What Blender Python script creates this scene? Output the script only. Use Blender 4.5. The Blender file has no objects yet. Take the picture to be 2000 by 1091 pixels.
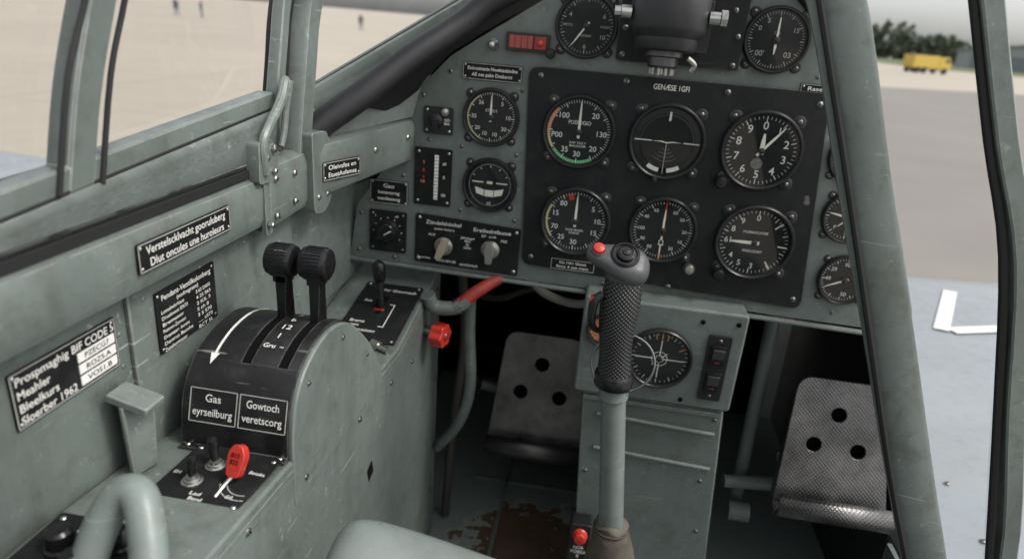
import bpy, bmesh, math, random
from mathutils import Vector, Matrix
random.seed(7)
SC=bpy.context.scene
COL=SC.collection
V=Vector
rad=math.radians

# ---------------------------------------------------------------- materials
def newmat(name):
    m=bpy.data.materials.new(name); m.use_nodes=True
    nt=m.node_tree; b=nt.nodes['Principled BSDF']
    return m,nt,b
def N(nt,t,**k):
    n=nt.nodes.new(t)
    for a,v in k.items(): setattr(n,a,v)
    return n
def noise(nt,co,scale,detail=4,rough=.6):
    n=N(nt,'ShaderNodeTexNoise'); n.inputs['Scale'].default_value=scale
    n.inputs['Detail'].default_value=detail; n.inputs['Roughness'].default_value=rough
    nt.links.new(co,n.inputs['Vector']); return n.outputs['Fac']
def ramp(nt,fac,p0,p1,c0=(0,0,0,1),c1=(1,1,1,1)):
    r=N(nt,'ShaderNodeValToRGB'); e=r.color_ramp.elements
    e[0].position=p0;e[1].position=p1;e[0].color=c0;e[1].color=c1
    nt.links.new(fac,r.inputs[0]); return r.outputs[0]
def mixc(nt,fac,a,b,mode='MIX'):
    m=N(nt,'ShaderNodeMix',data_type='RGBA',blend_type=mode)
    for s,v in ((0,fac),(6,a),(7,b)):
        if hasattr(v,'links') or hasattr(v,'is_linked'): nt.links.new(v,m.inputs[s])
        elif s==0: m.inputs[0].default_value=v
        else: m.inputs[s].default_value=(*v,1)
    return m.outputs[2]
def mathn(nt,op,a,b=0.):
    m=N(nt,'ShaderNodeMath',operation=op)
    for i,v in ((0,a),(1,b)):
        if hasattr(v,'is_linked'): nt.links.new(v,m.inputs[i])
        else: m.inputs[i].default_value=v
    return m.outputs[0]
def coords(nt):
    return N(nt,'ShaderNodeTexCoord').outputs['Object']
def scaled(nt,co,s,rot=(0,0,0)):
    mp=N(nt,'ShaderNodeMapping'); mp.inputs['Scale'].default_value=s; mp.inputs['Rotation'].default_value=rot
    nt.links.new(co,mp.inputs[0]); return mp.outputs[0]
def bump(nt,b,h,strength,dist=.001):
    bp=N(nt,'ShaderNodeBump'); bp.inputs['Strength'].default_value=strength; bp.inputs['Distance'].default_value=dist
    nt.links.new(h,bp.inputs['Height']); nt.links.new(bp.outputs[0],b.inputs['Normal'])

def paint(name,col,wearcol=(.42,.43,.40),rough=.42,wear=1.,var=.28,chip=.62,edge=.0014,grime=(.070,.064,.052),gr=.46,spec=.5,ao_dark=.8):
    m,nt,b=newmat(name); co=coords(nt)
    n1=noise(nt,co,6,5,.62); n2=noise(nt,co,42,6,.72); n3=noise(nt,co,220,3,.6)
    dark=tuple(c*(1-var) for c in col); lite=tuple(min(1,c*(1+var*.6)) for c in col)
    c=mixc(nt,ramp(nt,n1,.3,.7),dark,lite)
    st=noise(nt,scaled(nt,co,(38,38,5)),1.0,5,.7)
    c=mixc(nt,mathn(nt,'MULTIPLY',ramp(nt,st,.52,.70),gr*.6),c,grime)
    c=mixc(nt,mathn(nt,'MULTIPLY',ramp(nt,n2,.50,.70),gr),c,grime)
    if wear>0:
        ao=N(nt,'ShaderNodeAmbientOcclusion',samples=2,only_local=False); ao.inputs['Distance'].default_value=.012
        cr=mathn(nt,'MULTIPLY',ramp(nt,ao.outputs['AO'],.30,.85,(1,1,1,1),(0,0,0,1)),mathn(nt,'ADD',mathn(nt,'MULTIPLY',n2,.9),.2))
        c=mixc(nt,mathn(nt,'MULTIPLY',cr,ao_dark),c,(.030,.027,.021))  # ambient-occlusion shade mixed into the base colour at crevices, broken up by noise
        bv=N(nt,'ShaderNodeBevel',samples=2); bv.inputs['Radius'].default_value=edge
        ge=N(nt,'ShaderNodeNewGeometry')
        dt=N(nt,'ShaderNodeVectorMath',operation='DOT_PRODUCT')
        nt.links.new(bv.outputs[0],dt.inputs[0]); nt.links.new(ge.outputs['Normal'],dt.inputs[1])
        e=ramp(nt,dt.outputs['Value'],.90,.985,(1,1,1,1),(0,0,0,1))
        e=mathn(nt,'MULTIPLY',e,ramp(nt,n2,.38,.52))
        ch=ramp(nt,noise(nt,co,80,6,.8),chip,chip+.015)
        ch=mathn(nt,'MULTIPLY',ch,ramp(nt,n1,.40,.56))
        s1=ramp(nt,noise(nt,scaled(nt,co,(14,14,260),(.35,.5,.2)),1.0,3,.6),.685,.70)
        s1=mathn(nt,'MULTIPLY',mathn(nt,'MULTIPLY',s1,ramp(nt,n1,.45,.6)),.8)
        w=mathn(nt,'MULTIPLY',mathn(nt,'MAXIMUM',mathn(nt,'MAXIMUM',mathn(nt,'MULTIPLY',e,.9),s1),mathn(nt,'MULTIPLY',ch,.55)),wear)
        c=mixc(nt,w,c,wearcol)
    nt.links.new(c,b.inputs['Base Color'])
    r=ramp(nt,n2,.2,.8,(rough-.12,)*3+(1,),(rough+.18,)*3+(1,)); nt.links.new(r,b.inputs['Roughness'])
    b.inputs['Specular IOR Level'].default_value=spec
    bump(nt,b,mathn(nt,'ADD',mathn(nt,'ADD',n3,mathn(nt,'MULTIPLY',n2,1.5)),mathn(nt,'MULTIPLY',n1,6)),.18,.0008)
    return m
def simple(name,col,rough=.5,metal=0,var=.1,scale=60,bs=.05,coat=0,spec=.5):
    m,nt,b=newmat(name); co=coords(nt); n=noise(nt,co,scale,4)
    nt.links.new(mixc(nt,n,tuple(c*(1-var) for c in col),tuple(min(1,c*(1+var)) for c in col)),b.inputs['Base Color'])
    nt.links.new(ramp(nt,n,.2,.8,(max(0,rough-.08),)*3+(1,),(min(1,rough+.1),)*3+(1,)),b.inputs['Roughness'])
    b.inputs['Metallic'].default_value=metal; b.inputs['Specular IOR Level'].default_value=spec
    if coat: b.inputs['Coat Weight'].default_value=coat
    if bs: bump(nt,b,n,bs,.0005)
    return m
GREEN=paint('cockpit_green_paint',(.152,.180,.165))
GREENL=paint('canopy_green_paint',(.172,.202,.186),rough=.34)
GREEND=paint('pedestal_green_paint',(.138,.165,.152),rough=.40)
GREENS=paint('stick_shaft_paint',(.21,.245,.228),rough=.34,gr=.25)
BLACK=paint('panel_black_paint',(.010,.011,.012),wearcol=(.16,.16,.15),rough=.48,var=.3,chip=.70,grime=(.028,.028,.027),edge=.0009,spec=.30,ao_dark=.1)
PLAC=paint('placard_black_enamel',(.011,.012,.012),wear=0,rough=.60,var=.3,grime=(.03,.03,.03),spec=.2)
QBLK=paint('quadrant_black_paint',(.012,.012,.013),wearcol=(.22,.22,.21),rough=.38,var=.3,chip=.66,grime=(.045,.045,.042),edge=.0014,ao_dark=.1)
FACE=simple('dial_face_black',(.010,.011,.012),.6,bs=0,spec=.25)
BEZ=simple('bezel_black',(.015,.015,.016),.33,scale=150)
BEZ2=simple('knob_black_plastic',(.009,.009,.010),.28,scale=200,bs=.08)
WHITE=simple('lettering_white',(.80,.79,.74),.6,var=.08,scale=300,bs=0)
WDIM=simple('lettering_worn_white',(.42,.42,.39),.6,var=.25,scale=400,bs=0)
CREAM=simple('needle_cream',(.85,.82,.72),.5,bs=0)
RED=simple('red_plastic',(.52,.035,.022),.35,var=.3,scale=90,coat=.25)
REDH=simple('red_hose_rubber',(.27,.030,.022),.5,var=.5,scale=50,bs=.3)
REDD=simple('red_lens',(.28,.03,.02),.18,coat=.6)
ORG=simple('dial_orange',(.70,.25,.09),.5,bs=0)
GRN=simple('dial_green',(.10,.50,.17),.5,bs=0)
YEL=simple('dial_yellow',(.66,.60,.22),.5,bs=0)
STEEL=simple('bright_steel',(.55,.54,.51),.32,1,var=.25,scale=120)
SCREW=simple('screw_steel',(.22,.22,.21),.42,1,var=.4,scale=300)
DARKST=simple('dark_steel',(.10,.10,.10),.40,.8,var=.3,scale=40,bs=.15)
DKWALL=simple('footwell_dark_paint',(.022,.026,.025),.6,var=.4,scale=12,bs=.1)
RUB=simple('padded_black_leather',(.020,.020,.022),.46,var=.4,scale=140,bs=.35)
SEAL=simple('rubber_seal',(.012,.012,.012),.7)
VOID=simple('unlit_black',(.004,.004,.004),.9,bs=0,spec=.1)
LEATH=simple('worn_leather',(.105,.088,.066),.65,var=.5,scale=50,bs=.8)
WIRE=simple('cable_sheath',(.05,.045,.04),.6)
def knurl():
    m,nt,b=newmat('knurled_grip'); co=coords(nt)
    mp=N(nt,'ShaderNodeMapping'); mp.inputs['Rotation'].default_value=(0,rad(45),0); nt.links.new(co,mp.inputs[0])
    hs=[]
    for ax in ('X','Z'):
        w=N(nt,'ShaderNodeTexWave',bands_direction=ax); w.inputs['Scale'].default_value=105; nt.links.new(mp.outputs[0],w.inputs[0]); hs.append(w.outputs['Fac'])
    h=mathn(nt,'MULTIPLY',hs[0],hs[1])
    nt.links.new(mixc(nt,h,(.022,.022,.022),(.14,.138,.134)),b.inputs['Base Color'])
    b.inputs['Roughness'].default_value=.34; b.inputs['Metallic'].default_value=.4
    bump(nt,b,h,.7,.0012); return m
KNURL=knurl()
def pedalmat():
    m,nt,b=newmat('pedal_checker_steel'); co=coords(nt)
    mp=N(nt,'ShaderNodeMapping'); mp.inputs['Rotation'].default_value=(0,0,rad(45)); nt.links.new(co,mp.inputs[0])
    hs=[]
    for ax in ('X','Y'):
        w=N(nt,'ShaderNodeTexWave',bands_direction=ax); w.inputs['Scale'].default_value=80; nt.links.new(mp.outputs[0],w.inputs[0]); hs.append(w.outputs['Fac'])
    h=mathn(nt,'MULTIPLY',hs[0],hs[1]); n=noise(nt,co,13,5); n2=noise(nt,co,70,4)
    c=mixc(nt,ramp(nt,n,.35,.65),(.075,.073,.072),(.19,.185,.18)); c=mixc(nt,mathn(nt,'MULTIPLY',h,.25),c,(.30,.295,.29))
    c=mixc(nt,mathn(nt,'MULTIPLY',ramp(nt,n2,.5,.7),.25),c,(.05,.042,.035))
    nt.links.new(c,b.inputs['Base Color']); b.inputs['Metallic'].default_value=.85
    nt.links.new(ramp(nt,n,.3,.7,(.25,)*3+(1,),(.42,)*3+(1,)),b.inputs['Roughness'])
    bump(nt,b,h,.30,.0012); return m
PEDAL=pedalmat()
def floormat():
    m,nt,b=newmat('worn_floor_paint'); co=coords(nt)
    n1=noise(nt,co,7,6,.65); n2=noise(nt,co,38,6,.7)
    sep=N(nt,'ShaderNodeVectorMath',operation='DISTANCE'); sep.inputs[1].default_value=(-.02,.84,-.8); nt.links.new(co,sep.inputs[0])
    d=mathn(nt,'SUBTRACT',1.,mathn(nt,'MULTIPLY',sep.outputs['Value'],6.5))
    mask=mathn(nt,'ADD',mathn(nt,'MULTIPLY',mathn(nt,'MAXIMUM',d,-.25),.40),mathn(nt,'ADD',mathn(nt,'MULTIPLY',n1,.80),mathn(nt,'MULTIPLY',n2,.40)))
    mk=ramp(nt,mask,.70,.72)
    c=mixc(nt,n2,(.15,.185,.17),(.24,.275,.255))
    rust=mixc(nt,n2,(.040,.025,.015),(.18,.12,.075))
    c=mixc(nt,mk,c,rust)
    edge=mathn(nt,'MULTIPLY',ramp(nt,mask,.66,.70),mathn(nt,'SUBTRACT',1.,mk)); c=mixc(nt,mathn(nt,'MULTIPLY',edge,.5),c,(.38,.40,.37))
    nt.links.new(c,b.inputs['Base Color']); nt.links.new(ramp(nt,n2,.3,.7,(.28,)*3+(1,),(.6,)*3+(1,)),b.inputs['Roughness'])
    bump(nt,b,mathn(nt,'SUBTRACT',n2,mathn(nt,'MULTIPLY',mk,.8)),.4,.0012); return m
FLOOR=floormat()
def glassmat(name,k=1.,tint=(.97,.985,.98),cap=.35):
    m=bpy.data.materials.new(name); m.use_nodes=True; nt=m.node_tree; nt.nodes.clear()
    o=N(nt,'ShaderNodeOutputMaterial'); t=N(nt,'ShaderNodeBsdfTransparent'); t.inputs[0].default_value=(*tint,1)
    g=N(nt,'ShaderNodeBsdfGlossy'); g.inputs['Roughness'].default_value=.06
    fr=N(nt,'ShaderNodeFresnel'); fr.inputs[0].default_value=1.45
    f=mathn(nt,'MULTIPLY',fr.outputs[0],k)
    f=mathn(nt,'MINIMUM',f,cap)
    mx=N(nt,'ShaderNodeMixShader'); nt.links.new(f,mx.inputs[0]); nt.links.new(t.outputs[0],mx.inputs[1]); nt.links.new(g.outputs[0],mx.inputs[2]); nt.links.new(mx.outputs[0],o.inputs[0]); return m
DGLASS=glassmat('dial_glass',1.1)
WGLASS=glassmat('canopy_glass',.6,cap=.12)

# ---------------------------------------------------------------- mesh builder
def link(ob,parent=None):
    COL.objects.link(ob)
    if parent is not None: ob.parent=parent
    return ob
def empty(name,M=None,loc=None,parent=None):
    e=bpy.data.objects.new(name,None); e.empty_display_size=.02
    if M is not None: e.matrix_world=M
    if loc is not None: e.location=loc
    return link(e,parent)
def frame(o,x,y,z):
    M=Matrix((x,y,z)).transposed().to_4x4(); M.translation=V(o); return M
class MB:
    def __init__(s): s.v=[];s.f=[];s.mi=[];s.mats=[]
    def mat(s,m):
        if m not in s.mats: s.mats.append(m)
        return s.mats.index(m)
    def add(s,vs,fs,m,T=None):
        o=len(s.v); i=s.mat(m)
        s.v+= [ (T@V(p) if T is not None else V(p)) for p in vs]
        for f in fs: s.f.append([o+k for k in f]); s.mi.append(i)
        return s
    def box(s,c,d,m,T=None):
        x,y,z=c; a,b,e=d[0]/2,d[1]/2,d[2]/2
        vs=[(x+i*a,y+j*b,z+k*e) for i in(-1,1) for j in(-1,1) for k in(-1,1)]
        return s.add(vs,[(0,1,3,2),(4,6,7,5),(0,4,5,1),(2,3,7,6),(0,2,6,4),(1,5,7,3)],m,T)
    def prism(s,pts,z0,z1,m,T=None):
        n=len(pts); vs=[(p[0],p[1],z0) for p in pts]+[(p[0],p[1],z1) for p in pts]
        fs=[list(range(n))[::-1],list(range(n,2*n))]+[(i,(i+1)%n,n+(i+1)%n,n+i) for i in range(n)]
        return s.add(vs,fs,m,T)
    def sheet(s,pts,z,m,T=None):
        return s.add([(p[0],p[1],z) for p in pts],[list(range(len(pts)))],m,T)
    def lathe(s,prof,m,n=40,T=None,cap=True):
        vs=[];fs=[]
        for r,z in prof:
            for i in range(n):
                a=2*math.pi*i/n; vs.append((r*math.cos(a),r*math.sin(a),z))
        for k in range(len(prof)-1):
            for i in range(n):
                j=(i+1)%n; fs.append((k*n+i,k*n+j,(k+1)*n+j,(k+1)*n+i))
        if cap and prof[0][0]>1e-6: fs.append(list(range(n))[::-1])
        if cap and prof[-1][0]>1e-6: fs.append(list(range((len(prof)-1)*n,len(prof)*n)))
        return s.add(vs,fs,m,T)
    def rings(s,rs,m,T=None,cap=True,closed=True):
        n=len(rs[0]); vs=[p for r in rs for p in r]; fs=[]
        for k in range(len(rs)-1):
            for i in range(n if closed else n-1):
                j=(i+1)%n; fs.append((k*n+i,k*n+j,(k+1)*n+j,(k+1)*n+i))
        if cap and closed: fs.append(list(range(n))[::-1]); fs.append(list(range((len(rs)-1)*n,len(rs)*n)))
        return s.add(vs,fs,m,T)
    def cyl(s,p0,p1,r0,r1,m,n=20):
        return s.tube([p0,p1],[r0,r1],m,n,0)
    def tube(s,path,r,m,n=14,sub=6,up=None,rect=None):
        P=[V(p) for p in path]
        Rr=list(r) if isinstance(r,(list,tuple)) else [r]*len(P)
        if sub>0 and len(P)>2:
            Q=[];Q2=[]
            for i in range(len(P)-1):
                a=P[max(i-1,0)];b=P[i];c=P[i+1];d=P[min(i+2,len(P)-1)]
                for k in range(sub):
                    t=k/sub
                    Q.append(.5*((2*b)+(c-a)*t+(2*a-5*b+4*c-d)*t*t+(3*b-a-3*c+d)*t**3)); Q2.append(Rr[i]*(1-t)+Rr[i+1]*t)
            Q.append(P[-1]);Q2.append(Rr[-1]); P,Rr=Q,Q2
        rs=[]; t=(P[1]-P[0]).normalized()
        u=V(up) if up else (V((0,0,1)) if abs(t.z)<.9 else V((1,0,0)))
        u=(u-t*u.dot(t)).normalized()
        for i,p in enumerate(P):
            a=P[max(i-1,0)];b=P[min(i+1,len(P)-1)]; t=(b-a).normalized()
            u=(u-t*u.dot(t)).normalized(); w=t.cross(u)
            if rect:
                hw,hh=rect; c=.18
                sh=[(-hw,-hh*(1-c)),(-hw,hh*(1-c)),(-hw*(1-c),hh),(hw*(1-c),hh),(hw,hh*(1-c)),(hw,-hh*(1-c)),(hw*(1-c),-hh),(-hw*(1-c),-hh)]
                rs.append([p+w*y+u*x for x,y in sh])
            else:
                rs.append([p+(u*math.cos(2*math.pi*k/n)+w*math.sin(2*math.pi*k/n))*Rr[i] for k in range(n)])
        return s.rings(rs,m)
    def screw(s,x,y,z,r,m=None,T=None,ang=None):
        m=m or SCREW; T0=(T or Matrix.Identity(4))@Matrix.Translation((x,y,z))
        s.lathe([(r,-.0005),(r,r*.25),(r*.75,r*.55),(r*.3,r*.68),(.0,r*.7)],m,12,T0)
        a=random.random()*3.1 if ang is None else ang
        s.box((0,0,r*.62),(r*1.5,r*.28,r*.22),VOID,T0@Matrix.Rotation(a,4,'Z'))
        return s
    def build(s,name,parent=None,bevel=0,smooth=True,segs=2,subs=0,ang=35,loc=None):
        me=bpy.data.meshes.new(name); me.from_pydata([tuple(p) for p in s.v],[],s.f)
        for m in s.mats: me.materials.append(m)
        for p,i in zip(me.polygons,s.mi): p.material_index=i
        bm=bmesh.new(); bm.from_mesh(me); bmesh.ops.recalc_face_normals(bm,faces=bm.faces); bm.to_mesh(me); bm.free()
        if smooth:
            for p in me.polygons: p.use_smooth=True
            try: me.set_sharp_from_angle(angle=rad(ang))
            except Exception: pass
        ob=bpy.data.objects.new(name,me); link(ob,parent)
        if loc: ob.location=loc
        if bevel:
            b=ob.modifiers.new('b','BEVEL'); b.width=bevel; b.segments=segs; b.limit_method='ANGLE'; b.angle_limit=rad(40); b.harden_normals=False
        if subs:
            b=ob.modifiers.new('s','SUBSURF'); b.levels=subs; b.render_levels=subs
        return ob
def rrect(x0,y0,x1,y1,r,n=5): return rpoly([(x0,y0),(x1,y0),(x1,y1),(x0,y1)],r,n)
def rpoly(pts,r,n=5):
    out=[];L=len(pts)
    for i in range(L):
        p=V(pts[i]);a=V(pts[i-1]);b=V(pts[(i+1)%L])
        da=(a-p).normalized();db=(b-p).normalized()
        rr=r[i] if isinstance(r,(list,tuple)) else r
        if rr<=0: out.append(tuple(p)); continue
        for k in range(n+1):
            t=k/n; q=(1-t)**2*(p+da*rr)+2*t*(1-t)*p+t*t*(p+db*rr); out.append(tuple(q))
    return out
FIT=[]
def text(parent,s,x,y,size,z=.0012,mat=None,w=None,align='CENTER',rot=0,name=None):
    cu=bpy.data.curves.new(name or 'lettering','FONT'); cu.body=s; cu.size=size*1.05; cu.align_x=align; cu.align_y='CENTER'
    cu.resolution_u=3; cu.offset=size*.008
    cu.materials.append(mat or WHITE)
    ob=bpy.data.objects.new(name or 'lettering',cu); link(ob,parent); ob.location=(x,y,z); ob.rotation_euler=(0,0,rot)
    if w: FIT.append((ob,w))
    return ob
def placard(name,M,w,h,lines,border=True,rivets=True,par=None,t=.0012,mat=None):
    e=empty(name,M,parent=par); b=MB(); b.prism(rrect(-w/2,-h/2,w/2,h/2,.0012,3),0,t,mat or PLAC)
    if border:
        k=.0006; d=.0010
        for (cx,cy,sx,sy) in ((0,h/2-d,w-2*d,k),(0,-h/2+d,w-2*d,k),(-w/2+d,0,k,h-2*d-k),(w/2-d,0,k,h-2*d-k)):
            b.box((cx,cy,t+.0001),(sx,sy,.0003),WDIM)
    if rivets:
        for i in(-1,1):
            for j in(-1,1): b.screw(i*(w/2-.0032),j*(h/2-.0032),t,.0013,STEEL)
    b.build('plate',e)
    for (s,x,y,size,ww,al) in lines: text(e,s,x,y,size,t+.0005,WHITE,ww,al)
    return e

# ---------------------------------------------------------------- frames
PY=.80
def PF(x,z,off=0): return frame((x,PY-off,z),(1,0,0),(0,0,1),(0,-1,0))
def WF(y,z,x=-.318): return frame((x,y,z),(0,1,0),(0,0,1),(1,0,0))

# ================================================================ FUSELAGE
fus=empty('cockpit_fuselage')
b=MB()
b.box((-.3205,.34,-.47),(.004,1.08,.66),GREEN)
b.build('side_wall_skin',fus)
b=MB()
b.box((-.3165,.6,-.262),(.004,.43,.15),GREEN)
b.build('side_wall_forward_skin',fus,bevel=.001)
b=MB()
for z in (-.20,-.225,-.25,-.275,-.30,-.32): b.screw(.377,z,0,.0016,GREENL,WF(0,0,-.3184))
for y in (.05,.15,.25,.33): 
    b.screw(y,-.197,0,.0018,GREENL,WF(0,0,-.3184))
for y in (.40,.47,.54,.61,.68): b.screw(y,-.207,0,.0016,GREENL,WF(0,0,-.3144))
for z in (-.23,-.27,-.30): b.screw(.64,z,0,.0016,GREENL,WF(0,0,-.3144))
b.build('wall_rivets',fus)
def sillring(y,x,zt,zb,dx=0):
    return [(x-.022,y,zb),(x-.012,y,zb-.004),(x-.003,y,zb+.001),(x,y,zb+.008),(x+.001,y,zt-.012),(x-.002,y,zt-.004),(x-.009,y,zt),(x-.03,y,zt)]
b=MB(); b.rings([sillring(-.2,-.297,-.141,-.184),sillring(.55,-.297,-.145,-.193)],GREENL)
b.build('sill_longeron',fus,bevel=.0012)
b=MB(); b.rings([sillring(.552,-.2935,-.137,-.197),sillring(.632,-.2935,-.135,-.194)],GREENL)
b.rings([sillring(.634,-.290,-.132,-.190),sillring(.66,-.283,-.130,-.187),sillring(.80,-.232,-.118,-.170)],GREENL)
b.build('sill_longeron_forward',fus,bevel=.0015)
b=MB()
T=frame((-.2925,0,0),(0,1,0),(0,0,1),(1,0,0))
for y,z in ((.562,-.185),(.600,-.152),(.600,-.18),(.562,-.150)): b.screw(y,z,.0005,.0032,STEEL,T)
d=V((.3667,1,0)).normalized(); T2=frame((-.2835,.66,0),tuple(d),(0,0,1),tuple(d.cross(V((0,0,1)))))
for y,z in ((.075,-.148),(.012,-.17),(.135,-.14)): b.screw(y,z,.001,.003,STEEL,T2)
b.build('sill_bolts',fus)
def ztop(y): return -.116+(y-.3)*.088
b=MB()
for y0,y1 in ((-.2,.60),):
    b.rings([[(x,y,z) for x,z in ((-.345,-.1385),(-.306,-.1385),(-.304,-.134),(-.305,ztop(y)-.009),(-.310,ztop(y)-.004),(-.345,ztop(y)-.004))] for y in(y0,y1)],GREENL)
b.build('canopy_slide_rail',fus,bevel=.001)
b=MB()
b.box((-.312,.19,-.1418),(.020,.78,.0062),SEAL)
b.tube([(-.3045,-.2,-.1395),(-.3045,.55,-.1395)],.0015,SEAL,8,0)
b.tube([(-.311,-.2,ztop(-.2)-.003),(-.311,.6,ztop(.6)-.003)],.0016,SEAL,8,0)
b.build('rail_rubber_seal',fus)
b=MB()
A=[(-.305,.64,-.131),(-.29,.68,-.129),(-.235,.80,-.117)]
B=[(-.322,.655,-.098),(-.318,.69,-.092),(-.19,.828,.008)]
b.add(A+B,[(0,1,4,3),(1,2,5,4)],GREENL)
b.build('windscreen_deck',fus)
b=MB(); b.box((.07,.55,-.81),(.78,1.7,.02),FLOOR); b.build('floor_pan',fus)
b=MB()
b.box((-.10,.93,-.797),(.006,.5,.006),GREEND); b.box((-.02,1.02,-.797),(.28,.006,.006),GREEND)
for i in range(9): b.screw(-.11,.72+i*.05,-.7995,.003,SCREW); b.screw(.0,.72+i*.05,-.7995,.003,SCREW)
b.build('floor_stringers',fus)
b=MB()
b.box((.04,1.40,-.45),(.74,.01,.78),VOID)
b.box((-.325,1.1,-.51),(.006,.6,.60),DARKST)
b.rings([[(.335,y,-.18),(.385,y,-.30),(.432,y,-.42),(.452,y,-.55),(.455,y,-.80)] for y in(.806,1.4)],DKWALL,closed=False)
b.box((.455,.3,-.715),(.006,1.0,.18),GREEND)
b.build('footwell_walls',fus)
arch=[(-.315,-.20),(-.305,-.12),(-.262,-.045),(-.21,-.005),(-.16,.040),(-.05,.075),(.07,.085),(.17,.068),(.215,.028),(.245,-.01),(.275,-.06),(.30,-.10),(.345,-.19)]
b=MB(); 
rs=[]
for y,s,dz in ((.828,1.,-.012),(1.2,1.0,-.04),(2.3,.95,-.12),(2.9,.6,-.22)):
    rs.append([(.03+(x-.03)*s,y,z*s+dz) for x,z in arch])
b.rings(rs,GREENL,closed=False); b.build('nose_cowl',fus)
b=MB()
b.rings([[(x,y,z) for x,z in ((-.345,-.115),(-.36,-.3),(-.38,-.6),(-.30,-1.0),(.07,-1.15),(.42,-1.0),(.465,-.82),(.462,-.625))] for y in (-1.2,.83)],GREENL,closed=False)
b.rings([[(x,y,z) for x,z in ((-.32,-.21),(-.35,-.3),(-.38,-.6),(-.30,-1.0),(.07,-1.15),(.42,-1.0),(.465,-.82),(.462,-.58),(.44,-.43),(.345,-.19))] for y in (.83,2.9)],GREENL,closed=False)
b.build('outer_skin',fus)

# ================================================================ CONSOLE
con=empty('side_console')
b=MB()
prof=[(-.2,-.308),(.29,-.317),(.40,-.327),(.608,-.357),(.668,-.362),(.80,-.338),(.86,-.332),(.878,-.80),(-.2,-.80)]
T=frame((0,0,0),(0,1,0),(0,0,1),(1,0,0))
b.prism(prof,-.318,-.2055,GREEN,T)
b.build('console_box',con,bevel=.002,segs=3)
b=MB()
Tr=frame((-.2055,0,0),(0,1,0),(0,0,1),(1,0,0))
for y,z in ((.332,-.335),(.42,-.356),(.541,-.378),(.723,-.408),(.845,-.60),(.863,-.40),(.845,-.50),(.845,-.70),(.64,-.392),(.84,-.355),(.62,-.58),(.50,-.55)): b.screw(y,z,.0,.0032,SCREW,Tr)
b.prism([(.25,-.322),(.395,-.334),(.61,-.365),(.67,-.370),(.80,-.346),(.855,-.340),(.872,-.78),(.866,-.78),(.850,-.347),(.80,-.353),(.67,-.377),(.61,-.372),(.395,-.341),(.25,-.329)],-.0002,.0007,GREEN,Tr)
b.build('console_edge_and_screws',con)
b=MB()
b.box((.572,-.463,.0003),(.014,.017,.0008),VOID,Tr@Matrix.Translation((.572,-.463,0))@Matrix.Rotation(.3,4,'Z')@Matrix.Translation((-.572,.463,0)))
b.build('console_access_hole',con)
b=MB()
b.prism([(-.012,0),(.008,0),(.011,.055),(-.014,.058)],0,.004,GREENL,frame((-.300,.362,-.322),(.25,.97,0),(0,0,1),(.97,-.25,0)))
b.box((-.297,.358,-.262),(.030,.020,.006),GREENL,Matrix.Translation((-.297,.358,-.262))@Matrix.Rotation(.25,4,'Y')@Matrix.Translation((.297,-.358,.262)))
b.box((-.310,.368,-.29),(.012,.004,.062),GREENL)
b.build('map_case_bracket',con,bevel=.001)
b=MB(); b.box((-.283,.405,-.3275),(.02,.012,.004),VOID); b.build('console_slot',con)

def slopez(y): return -.362+(y-.668)*(.024/.132)
d=V((0,.132,.024)).normalized(); n=V((1,0,0)).cross(d)
TM=frame((-.250,.735,slopez(.735)+.0008),(1,0,0),tuple(d),tuple(n))
cp=empty('flap_control_plate',TM)
b=MB(); b.prism(rrect(-.038,-.066,.038,.060,.002,3),0,.0016,PLAC)
for i in(-1,1):
    for j in(-.062,.055): b.screw(i*.033,j,.0016,.0019,STEEL)
b.box((.014,-.012,.0018),(.0012,.050,.0004),WHITE); b.box((.011,-.036,.0018),(.007,.0012,.0004),WHITE)
b.box((.011,.012,.0018),(.007,.0012,.0004),WHITE); b.box((-.002,-.001,.0019),(.013,.005,.0008),REDD)
b.box((-.002,.010,.0017),(.007,.040,.0008),VOID)
b.build('plate',cp,bevel=.0004)
b=MB(); b.cyl((-.002,.004,0),(-.004,.012,.040),.0050,.0050,BEZ2); b.lathe([(0,-.001),(.006,0),(.0076,.004),(.0084,.016),(.0080,.024),(.005,.028),(0,.029)],BEZ2,20,Matrix.Translation((-.0045,.013,.034)))
b.build('flap_lever',cp)
for s,x,y,w in (("Ver Gouvtocb",.010,.044,.046),("Brems",-.020,-.030,.018),("veen",-.022,-.038,.014),("Svoretrrostzen",-.012,-.047,.040),("Poxraro",-.022,-.057,.020),("Aus",-.022,.016,.010)): text(cp,s,x,y,.0075,.0021,WHITE,w)

sw=empty('toggle_switch_panel',frame((-.246,.364,-.3228),(1,-.05,0),(.05,1,0),(0,0,1)))
b=MB(); b.prism(rrect(-.034,-.030,.034,.031,.002,3),0,.0016,PLAC)
for i in(-1,1):
    for j in(-1,1): b.screw(i*.030,j*.026,.0016,.0020,STEEL)
b.build('plate',sw,bevel=.0004)
def toggle(b,x,y,tilt=(0,.0),h=.012,m=None):
    T=Matrix.Translation((x,y,.0016))
    b.lathe([(.0075,0),(.0075,.0012),(.0062,.0018),(.0058,.003),(.0045,.0034),(.0042,.005),(.0,.0055)],STEEL,14,T)
    b.tube([(x,y,.005),(x+tilt[0]*.4,y+tilt[1]*.4,.009),(x+tilt[0],y+tilt[1],.006+h)],[.0022,.0030,.0040],m or BEZ2,12,3)
    b.lathe([(.0040,0),(.0036,.002),(.0,.003)],m or BEZ2,12,Matrix.Translation((x+tilt[0],y+tilt[1],.006+h)))
b=MB(); toggle(b,-.012,-.010,(-.001,.003)); toggle(b,-.007,.010,(-.004,.004),.013); b.build('toggle_switches',sw)
b=MB(); b.tube([(.012,-.020,.001),(.013,-.010,.004),(.0165,-.002,.009)],[.0014,.0016,.0020],STEEL,8,3)
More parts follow.
